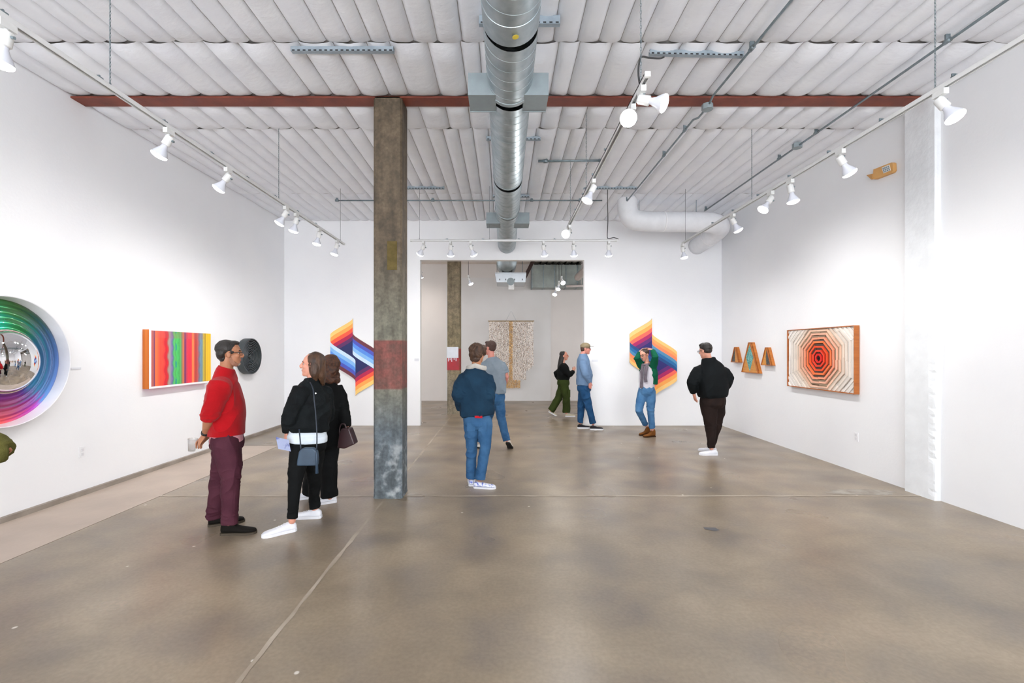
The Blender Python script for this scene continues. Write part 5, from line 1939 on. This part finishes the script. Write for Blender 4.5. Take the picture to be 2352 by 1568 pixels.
# ---- 3 the person in black behind
P3 = dict(yaw=140, hyaw=168, head=(754, 842, 0), neck=(756, 877, 0), chest=(754, 925, 0), pelvis=(748, 1000, 0),
          shL=(733, 888, -.06), shR=(775, 889, .08), elL=(728, 945, .0), elR=(787, 942, .02), wrL=(722, 985, .1), wrR=(797, 982, -.04),
          hipL=(736, 1008, -.05), hipR=(758, 1008, .05), knL=(722, 1068, .10), knR=(755, 1066, .0), anL=(712, 1133, .18), anR=(757, 1141, .03),
          handR=dict(d=(.05, -.1, -1), n=(-1, 0, -.2), t=(0, -1, 0), curl=.7, k=.85), handL=dict(d=(0, 0, -1), n=(1, 0, 0), t=(0, 1, 0)),
          shoeL=dict(yaw=200, pos=(709, 1143, .19)), shoeR=dict(yaw=207, pos=(758, 1153, .045)))
HAIR3 = dict(mat=mat('curly_brown_hair', '#301B11', .6, col2='#583420', scale=40, bump=.8, bscale=80), ell=[(-.028, 0, .040, .098, .09, .092), (-.04, 0, -.03, .08, .095, .09), (-.05, .045, -.09, .06, .055, .07), (-.03, -.05, -.09, .055, .05, .07), (-.06, .03, -.14, .06, .065, .05), (-.05, -.02, -.14, .06, .07, .05)], amp=.016, seed=16, axis=0, freq=45)
c = person('person in black coat and wide black trousers, mostly hidden behind the long-haired one', 4.92, P3, 'fair', HAIR3,
           top=dict(name='coat', mat=BLACKC, rings=[(-.12, .178, .145, 0), (.1, .18, .145, 0), (.3, .182, .14, 0), (.55, .185, .135, -.006), (.72, .18, .125, -.006), (.85, .155, .105, 0), (.94, .10, .085, 0), (1.0, .072, .07, 0)],
                    sleeve=1.93, sr=(.082, .078, .07, .066, .062, .056, .05), amp=.010, seed=21),
           pants=dict(mat=BLACKC, hip=.168, hipd=.135, r=(.100, .096, .088, .086, .085, .085, .086), amp=.009, seed=22, top=.02, len=.97),
           shoes=dict(upper=SNEAK, sole=SOLEW, L=.265, wd=.045), vox=.0055, gender='f', head_k=.97)
hb = thing('hand_bag', 'dark maroon leather handbag held beside the concrete column', 'bag', at(795, 1030, 4.86))
YBg = 4.70
K_ = lambda px, py, dy=0: at(px, py, YBg + dy)
g = G()
front = [K_(774, 1029), K_(790, 1031), K_(815, 1020), K_(808, 1000), K_(802, 984), K_(783, 984), K_(778, 1000)]
g.prism(front, (0, .12, 0))
o = g.obj('bag_body', mat('maroon_leather', '#2A1418', .35, col2='#34191D', scale=6), hb)
bv = o.modifiers.new('b', 'BEVEL')
bv.width = .014
bv.segments = 3
for dy in (.02, .1):
    G().tube(resample([K_(781, 1000, dy), K_(780, 986, dy), K_(784, 974, dy), K_(792, 975, dy), K_(797, 990, dy), K_(799, 1003, dy)], 3), .007, seg=8).obj('bag_handle', mat('maroon_leather', '#2A1418'), hb, smooth=True)

# ---- 4 the denim jacket
P4 = dict(yaw=84, hyaw=55, head=(1097, 812, 0), hpitch=-6, hroll=0, neck=(1094, 841, 0), chest=(1090, 885, 0), pelvis=(1096, 955, 0),
          shL=(1064, 867, .01), shR=(1120, 869, -.02), elL=(1054, 908, -.06), elR=(1124, 910, -.07), wrL=(1062, 938, .10), wrR=(1120, 940, .10),
          hipL=(1083, 964, .01), hipR=(1112, 964, -.01), knL=(1083, 1030, .04), knR=(1115, 1028, -.04), anL=(1082, 1098, .09), anR=(1102, 1100, -.02),
          shoeL=dict(yaw=95, pos=(1083, 1106, .10)), shoeR=dict(yaw=-8, pos=(1101, 1113, -.03)))
HAIR4 = dict(mat=mat('brown_mop_hair', '#2E1C12', .65, col2='#4C321F', scale=35, bump=.6, bscale=100, stretch=(1, 1, .35)), ell=[(-.018, 0, .045, .108, .106, .088), (-.045, 0, -.012, .075, .090, .068), (.02, 0, .07, .095, .1, .055), (.035, .035, .02, .06, .06, .045), (.035, -.035, .03, .05, .06, .05), (-.05, 0, -.065, .048, .070, .05)], amp=.013, seed=26, freq=55)
DJ = mat('navy_denim_jacket', '#13283A', .85, col2='#1E3A50', scale=5, bump=.3, bscale=240, contrast=(.3, .75))
CREAM = mat('cream_fleece', '#B5B1AA', .9, bump=.8, bscale=90)
c = person('person seen from behind in a navy denim jacket with cream collar and blue jeans', 5.53, P4, 'brown', HAIR4,
           top=dict(name='denim_jacket', mat=DJ, rings=[(.02, .210, .155, 0), (.12, .213, .158, 0), (.3, .205, .15, -.004), (.5, .205, .145, -.01), (.68, .20, .138, -.012), (.80, .178, .12, -.01), (.90, .128, .10, -.004), (1.0, .085, .08, 0)],
                    sleeve=1.95, sr=(.095, .09, .082, .077, .074, .068, .06), amp=.014, seed=24, fine=.9),
           pants=dict(mat=DENIM, hip=.165, hipd=.12, r=(.093, .088, .070, .066, .064, .062, .064), amp=.011, seed=23, top=.03),
           shoes=dict(upper=mat('blue_white_canvas', '#DADDEA', .7, col2='#5A6CC0', scale=26, contrast=(.5, .62)), sole=SOLEW, L=.27, laces=False, kind='slip', wd=.046), vox=.0058, head_k=.98)
f, rt, Nk, Ch = c['f'], c['rt'], c['Nk'], c['Ch']
g = G()
pts = []
for k in range(15):
    a = math.pi * (-.12 + 1.24 * k / 14)
    pts.append(Nk + rt * (.115 * math.cos(a)) - f * (.088 * math.sin(a)) + V((0, 0, .012 - .035 * abs(math.cos(a)))))
g.tube(pts, (.030, .013), side=(0, 0, 1), seg=10, cap='round')
o = link_mesh(remeshed(g, .006, 2), 'collar', CREAM, c['body'], c['base'])
o['label'] = 'cream fleece collar'
q = at(1104, 953, 5.53) - f * .155
G().obox(q, rt * .045, V((0, .004, 0)), V((0, 0, .014))).obj('red_cloth', mat('red_cotton', '#B81C28', .8), c['body'])
for sx in (1086, 1112):
    q = at(sx, 977, 5.53) - f * .112
    G().obox(q, rt * .050, f * .004, V((0, 0, .050))).obj('back_pocket', DENIM, c['body'])

# ---- 5 grey t-shirt
P5 = dict(yaw=108, hyaw=150, head=(1125, 799, 0), neck=(1128, 819, 0), chest=(1136, 850, 0), pelvis=(1138, 905, 0),
          shL=(1114, 835, -.02), shR=(1153, 835, .03), elL=(1109, 866, -.0), elR=(1164, 865, .03), wrL=(1108, 888, .16), wrR=(1158, 887, .18),
          hipL=(1129, 912, -.02), hipR=(1146, 912, .02), knL=(1121, 962, .16), knR=(1151, 958, .0), anL=(1104, 1014, .10), anR=(1164, 1010, -.06),
          handR=dict(d=(-.3, .8, -.4), n=(-1, 0, 0), t=(0, 0, 1), curl=.5), handL=dict(d=(.3, .8, -.4), n=(1, 0, 0), t=(0, 0, 1), curl=.5),
          shoeL=dict(yaw=150, pos=(1106, 1022, .12)), shoeR=dict(yaw=75, pitch=34, pos=(1167, 1018, -.02)))
HAIR5 = dict(mat=mat('auburn_short_hair', '#38241C', .65, col2='#50362C', scale=45, bump=.5, bscale=120), ell=[(-.022, 0, .046, .096, .084, .080), (-.05, 0, .0, .055, .074, .062), (.03, 0, .092, .055, .06, .026)], amp=.004, seed=36, axis=1)
c = person('person walking away in a grey T-shirt and jeans, beside the denim jacket', 7.6, P5, 'rosy', HAIR5,
           top=dict(name='t_shirt', mat=mat('heather_grey', '#828D97', .85, col2='#76818B', scale=8), rings=[(.02, .178, .135, 0), (.15, .182, .138, 0), (.35, .182, .135, 0), (.55, .195, .135, 0), (.7, .20, .13, 0), (.84, .17, .112, 0), (.93, .12, .09, 0), (.99, .08, .074, 0)],
                    sleeve=.72, sr=(.085, .08, .074, .07, .07, .07, .07), amp=.013, seed=31),
           pants=dict(mat=DENIM, hip=.165, hipd=.125, r=(.093, .088, .074, .070, .066, .062, .064), amp=.011, seed=33, top=.02, len=1.04),
           shoes=dict(upper=mat('cream_canvas', '#D8D4C8', .7), sole=mat('dark_sole', '#2C2A28', .8), L=.285, laces=False, kind='slip'), vox=.007)

# ---- 6 walking woman
P6 = dict(yaw=2, hyaw=-14, head=(1296, 817, 0), neck=(1293, 834, 0), chest=(1294, 848, 0), pelvis=(1294, 873, 0),
          shR=(1292, 840, -.15), shL=(1297, 840, .15), elR=(1307, 861, -.22), elL=(1278, 858, .2), wrR=(1317, 852, -.10), wrL=(1283, 872, .22),
          hipR=(1295, 879, -.08), hipL=(1292, 879, .08), knR=(1301, 914, -.08), knL=(1284, 913, .08), anR=(1301, 949, -.08), anL=(1264, 944, .08),
          handR=dict(d=(.4, .2, .9), n=(-.2, 1, 0), t=(-1, 0, 0), curl=.6), handL=dict(d=(.3, 0, -1), n=(1, 0, 0), t=(0, 0, 1)),
          shoeR=dict(yaw=2, pos=(1304, 954, -.08)), shoeL=dict(yaw=4, pitch=30, pos=(1263, 950, .08)))
HAIR6 = dict(mat=mat('long_black_hair', '#14100F', .45, col2='#1E1816', scale=30, bump=.4, bscale=90, stretch=(1, 1, .25)), ell=[(-.034, 0, .045, .093, .086, .082), (-.05, 0, -.02, .066, .08, .09)],
             locks=[([(-.05, 0, 0.0), (-.075, 0, -.12), (-.105, 0, -.26), (-.15, .0, -.40)], [(.085, .07), (.095, .072), (.09, .07), (.03, .03)])], amp=.005, seed=46, freq=50)
c = person('person walking in a black sweater and olive cargo trousers, with orange glasses', 11.5, P6, 'fair', HAIR6,
           top=dict(name='sweater', mat=BLACKC, rings=[(.0, .155, .13, 0), (.12, .175, .15, 0), (.35, .19, .16, 0), (.6, .195, .155, -.005), (.75, .185, .14, 0), (.87, .14, .11, 0), (.95, .09, .085, 0), (1.0, .07, .07, 0)],
                    sleeve=1.95, sr=(.09, .085, .08, .078, .07, .06, .045), amp=.012, seed=41),
           pants=dict(mat=mat('olive_cargo', '#2D3616', .85, col2='#36421C', scale=5), hip=.175, hipd=.15, r=(.105, .10, .094, .09, .09, .09, .092), amp=.012, seed=43, top=.03, len=.96),
           shoes=dict(upper=mat('cream_leather', '#C8C0A8', .6), sole=SOLEW, L=.25, laces=False, wd=.044), vox=.008, gender='f',
           glasses=dict(mat=mat('amber_frame', '#B85A20', .3), lens=mat('orange_lens', '#E8702A', .2)), head_k=.98)
for dz in (0,):
    q = at(1307, 903, 11.36)
    G().obox(q, V((.025, 0, 0)), V((0, .05, 0)), V((0, 0, .09))).obj('cargo_pocket', mat('olive_cargo', '#34421C'), c['body'])

# ---- 7 cap man
P7 = dict(yaw=-4, hyaw=-8, head=(1345, 801, 0), neck=(1339, 812, 0), chest=(1341, 840, 0), pelvis=(1341, 884, 0),
          shR=(1338, 831, -.17), shL=(1342, 831, .17), elR=(1345, 859, -.23), elL=(1347, 859, .2), wrR=(1355, 878, -.19), wrL=(1348, 878, .15),
          hipR=(1342, 892, -.085), hipL=(1341, 892, .085), knR=(1352, 932, -.09), knL=(1336, 931, .08), anR=(1362, 973, -.08), anL=(1333, 971, .09),
          handR=dict(d=(.05, .0, -1), n=(0, 1, 0), t=(1, 0, 0), curl=.3, k=.85), handL=dict(d=(0, 0, -1), n=(0, -1, 0), t=(1, 0, 0), curl=.3, k=.85),
          shoeR=dict(yaw=-2, pos=(1363, 981, -.05)), shoeL=dict(yaw=2, pos=(1334, 979, .12)))
HAIR7 = dict(mat=mat('auburn_short_hair', '#4C342A'), ell=[(-.038, 0, .02, .072, .080, .055), (-.055, 0, -.01, .05, .072, .05)], amp=.003, seed=56, axis=1)
CAPM = mat('tan_cap', '#8E8168', .8, col2='#857860', scale=10)
c = person('person in a tan cap and pale blue sweater with jeans, beside the opening', 9.6, P7, 'rosy', HAIR7,
           top=dict(name='sweater', mat=mat('pale_blue_knit', '#6A83A2', .85, col2='#627B99', scale=8), rings=[(.0, .175, .158, .005), (.15, .18, .165, .008), (.35, .182, .165, .012), (.55, .185, .152, .004), (.7, .185, .14, -.004), (.84, .16, .12, -.006), (.93, .11, .095, -.004), (1.0, .076, .074, 0)],
                    sleeve=1.95, sr=(.09, .082, .074, .07, .062, .054, .045), amp=.010, seed=51),
           pants=dict(mat=DENIM_D, hip=.165, hipd=.14, r=(.10, .094, .084, .078, .072, .066, .062), amp=.014, seed=53, top=.02, len=.97),
           shoes=dict(upper=mat('charcoal_canvas', '#2C2A2E', .8), sole=SOLEW, L=.275, kind='sneaker'), vox=.0075,
           glasses=dict(mat=mat('dark_frame', '#1A1718'), lens=LENSG))
A, Hc = c['ax'], c['Hc']
g = G()
g.ell(A(Hc, -.006, 0, .060), c['hf'] * .108, c['hr'] * .092, c['hu'] * .072)
cap = link_mesh(remeshed(g, .006, 2), 'cap', CAPM, c['body'], c['base'])
g = G()
bp_ = [A(Hc, .07, -.06, .055), A(Hc, .11, -.062, .05), A(Hc, .155, -.045, .046), A(Hc, .172, 0, .045), A(Hc, .155, .045, .046), A(Hc, .11, .062, .05), A(Hc, .07, .06, .055)]
g.prism(bp_, c['hu'] * .006)
b_o = g.obj('brim', mat('dark_cap_brim', '#5F5848', .8), c['body'])
b_o.parent = cap

# ---- 8 woman in green
P8 = dict(yaw=222, hyaw=212, head=(1480, 815, 0), hpitch=-14, hroll=-8, neck=(1486, 833, 0), chest=(1487, 855, 0), pelvis=(1485, 892, 0),
          shR=(1475, 839, .07), shL=(1500, 839, -.07), elR=(1463, 823, -.02), elL=(1505, 820, -.22), wrR=(1470, 807, .06), wrL=(1498, 803, -.03),
          hipR=(1477, 899, .05), hipL=(1494, 899, -.04), knR=(1467, 942, -.10), knL=(1494, 942, -.06), anR=(1484, 977, .12), anL=(1498, 986, -.06),
          handR=dict(d=(.75, .1, .6), n=(.3, .3, -1), t=(0, -1, 0), curl=.35, k=.85), handL=dict(d=(-.85, .3, .35), n=(-.3, .2, -1), t=(0, -1, 0), curl=.35, k=.9),
          shoeR=dict(yaw=205, pos=(1486, 986, .17)), shoeL=dict(yaw=196, pos=(1498, 997, -.04)))
HAIR8 = dict(mat=mat('dark_tied_hair', '#2A1C18', .5, col2='#3A2822', scale=35, bump=.5, bscale=90), ell=[(-.028, 0, .046, .098, .086, .080), (-.07, 0, .06, .055, .06, .05), (-.10, 0, .09, .035, .035, .035)], amp=.005, seed=66)
GREEN = mat('emerald_knit', '#0C5A40', .85, col2='#094C36', scale=8)
c = person('person in an emerald cardigan and jeans, both arms raised to tie the hair', 8.79, P8, 'fair', HAIR8,
           top=[dict(name='white_top', mat=mat('white_cotton_top', '#CDC9D2', .8), rings=[(-.06, .148, .118, 0), (.2, .15, .118, 0), (.45, .155, .118, 0), (.7, .155, .11, 0), (.85, .12, .09, 0), (.95, .07, .065, 0)], sleeve=0, amp=.003, seed=64),
                dict(name='cardigan', mat=GREEN, rings=[(.20, .188, .108, -.042), (.4, .19, .112, -.038), (.6, .188, .112, -.030), (.75, .178, .108, -.022), (.87, .14, .095, -.012), (.94, .09, .075, -.008)],
                     sleeve=1.88, sr=(.078, .072, .064, .06, .054, .048, .042), amp=.009, seed=61)],
           pants=dict(mat=DENIM_P, hip=.16, hipd=.125, r=(.092, .086, .070, .066, .060, .054, .052), amp=.010, seed=63, top=.04, len=.93),
           shoes=dict(upper=mat('tan_suede_boot', '#7A4C22', .8, col2='#6C421C', scale=9), sole=mat('brown_sole', '#3A2414', .8), L=.255, kind='boot', laces=False, wd=.045), vox=.007, gender='f',
           glasses=dict(mat=mat('dark_frame', '#1A1718'), lens=LENSG), head_k=.97)
f, rt, Nk, Pe = c['f'], c['rt'], c['Nk'], c['Pe']
SCF = mat('grey_scarf_knit', '#5E565E', .9, col2='#6E666E', scale=20)
g = G()
ring_ = [Nk + rt * (.078 * math.cos(a)) + f * (.078 * math.sin(a) + .012) + V((0, 0, -.012 - .02 * math.sin(a))) for a in [2 * math.pi * k / 20 for k in range(21)]]
g.tube(ring_, (.022, .026), side=(0, 0, 1), seg=10)
for off, lo in ((.035, .48), (-.055, .36)):
    g.tube([Nk + rt * off + f * .085 + V((0, 0, -.03)), Nk + rt * off + f * .135 + V((0, 0, -.16)), Nk + rt * off * .9 + f * .14 + V((0, 0, -.3)), Nk + rt * off * 1.1 + f * .135 + V((0, 0, -lo))], [(.03, .015), (.034, .014), (.03, .012), (.036, .010)], side=rt, seg=12)
link_mesh(remeshed(g, .0065, 2, cloth_fold(.006, 70)), 'scarf', SCF, c['body'], c['base'])

# ---- 9 man in black bomber jacket
P9 = dict(yaw=104, hyaw=122, head=(1620, 806, 0), hpitch=-10, neck=(1626, 822, 0), chest=(1635, 857, 0), pelvis=(1637, 914, 0),
          shL=(1604, 850, -.02), shR=(1659, 850, .03), elL=(1590, 881, -.05), elR=(1674, 870, -.04), wrL=(1594, 903, .03), wrR=(1664, 893, .16),
          hipL=(1627, 922, -.02), hipR=(1647, 922, .03), knL=(1632, 976, -.01), knR=(1645, 974, .08), anL=(1634, 1029, -.02), anR=(1636, 1022, .18),
          handL=dict(d=(.25, .15, -1), n=(1, .2, 0), t=(0, 1, 0), curl=.3), handR=dict(d=(-.6, .6, -.4), n=(-1, 0, 0), t=(0, 0, 1)),
          shoeL=dict(yaw=178, pos=(1637, 1038, -.02)), shoeR=dict(yaw=140, pos=(1635, 1030, .17)))
HAIR9 = dict(mat=HB, ell=[(-.020, 0, .062, .096, .086, .072), (-.03, 0, .04, .092, .084, .06), (.02, 0, .098, .06, .07, .04), (-.045, 0, .005, .062, .076, .055)], amp=.006, seed=76, freq=70)
c = person('stout person seen from behind in a black bomber jacket and dark trousers, white sneakers', 7.25, P9, 'fair', HAIR9,
           top=dict(name='bomber_jacket', mat=mat('black_nylon', '#0B0E10', .82, col2='#101416', scale=5), rings=[(.03, .215, .185, 0), (.10, .235, .205, 0), (.28, .25, .215, .004), (.5, .245, .195, 0), (.66, .232, .170, -.01), (.78, .20, .145, -.012), (.89, .14, .11, -.006), (1.0, .086, .084, 0)],
                    sleeve=1.92, sr=(.102, .098, .092, .086, .078, .066, .052), amp=.013, seed=71, fine=.8),
           pants=dict(mat=mat('dark_brown_trousers', '#1F1715', .85, col2='#281D1A', scale=6), hip=.205, hipd=.18, r=(.125, .118, .090, .082, .074, .058, .050), amp=.011, seed=73, top=.04, len=.99),
           shoes=dict(upper=SNEAK, sole=SOLEW, L=.285), vox=.0068, body_k=1.15,
           glasses=dict(mat=mat('dark_frame', '#1A1718'), lens=LENSG))

# ---- 10 the person cut off by the left picture edge
Z = lambda x, y, z: V((x, y, z))
P10 = dict(yaw=60, hyaw=80, head=Z(-3.66, 2.86, 1.60), neck=Z(-3.66, 2.84, 1.44), chest=Z(-3.66, 2.83, 1.26), pelvis=Z(-3.66, 2.82, .96),
           shL=Z(-3.80, 2.92, 1.36), shR=Z(-3.50, 2.78, 1.36), elL=Z(-3.9, 2.86, 1.10), elR=Z(-3.035, 2.78, 1.035), wrL=Z(-3.86, 3.0, .88), wrR=Z(-3.175, 2.57, 1.03),
           hipL=Z(-3.74, 2.86, .9), hipR=Z(-3.58, 2.79, .9), knL=Z(-3.74, 2.9, .5), knR=Z(-3.57, 2.82, .5), anL=Z(-3.74, 2.88, .09), anR=Z(-3.56, 2.80, .09),
           handR=dict(d=(-.55, -.8, .0), n=(0, 1, 0), t=(0, 0, 1), curl=.6), handL=dict(d=(0, .1, -1), n=(1, 0, 0), t=(0, 1, 0)),
           shoeL=dict(yaw=70), shoeR=dict(yaw=55))
c = person('person at the left picture edge, only a bent elbow in an olive sleeve showing', 2.8, P10, 'tan', dict(mat=HB, ell=[(-.022, 0, .046, .098, .086, .082)], amp=.004, seed=86),
           top=dict(name='jacket', mat=mat('olive_canvas', '#4E4C24', .85, col2='#5A572C', scale=8, bump=.3, bscale=200), rings=BASE_RINGS, sleeve=1.06, sr=(.085, .08, .07, .066, .064, .066, .068), amp=.008, seed=81),
           pants=dict(mat=BLACKC, seed=83), shoes=dict(upper=mat('black_suede', '#15120F'), sole=mat('dark_sole', '#2C2A28')), vox=.008)
dv = (c['j']['wrR'] - c['j']['elR']).normalized()
G().lathe(c['j']['elR'], dv, [(-.01, .05), (0, .060), (.02, .064), (.035, .064), (.042, .060), (.042, .052), (.01, .048), (-.01, .048)], 28, closed=True).obj('rolled_cuff', mat('olive_canvas', '#4E4C24'), c['body'], smooth=True)
G().lathe(c['j']['elR'], dv, [(.010, 0), (.012, .053), (.036, .053), (.038, .046), (.022, .040), (.022, 0)], 28).obj('cuff_lining', BLACKC, c['body'], smooth=True)

# small things on the floor
tag(G().add([(1.86, 4.27, .002), (1.97, 4.26, .002), (1.985, 4.20, .002), (1.93, 4.18, .002), (1.86, 4.22, .002)], [(0, 4, 3, 2, 1)]).obj('floor_stain', mat('slate_patch', '#55555A', .4)), 'small dark slate patch on the polished floor', 'stain')
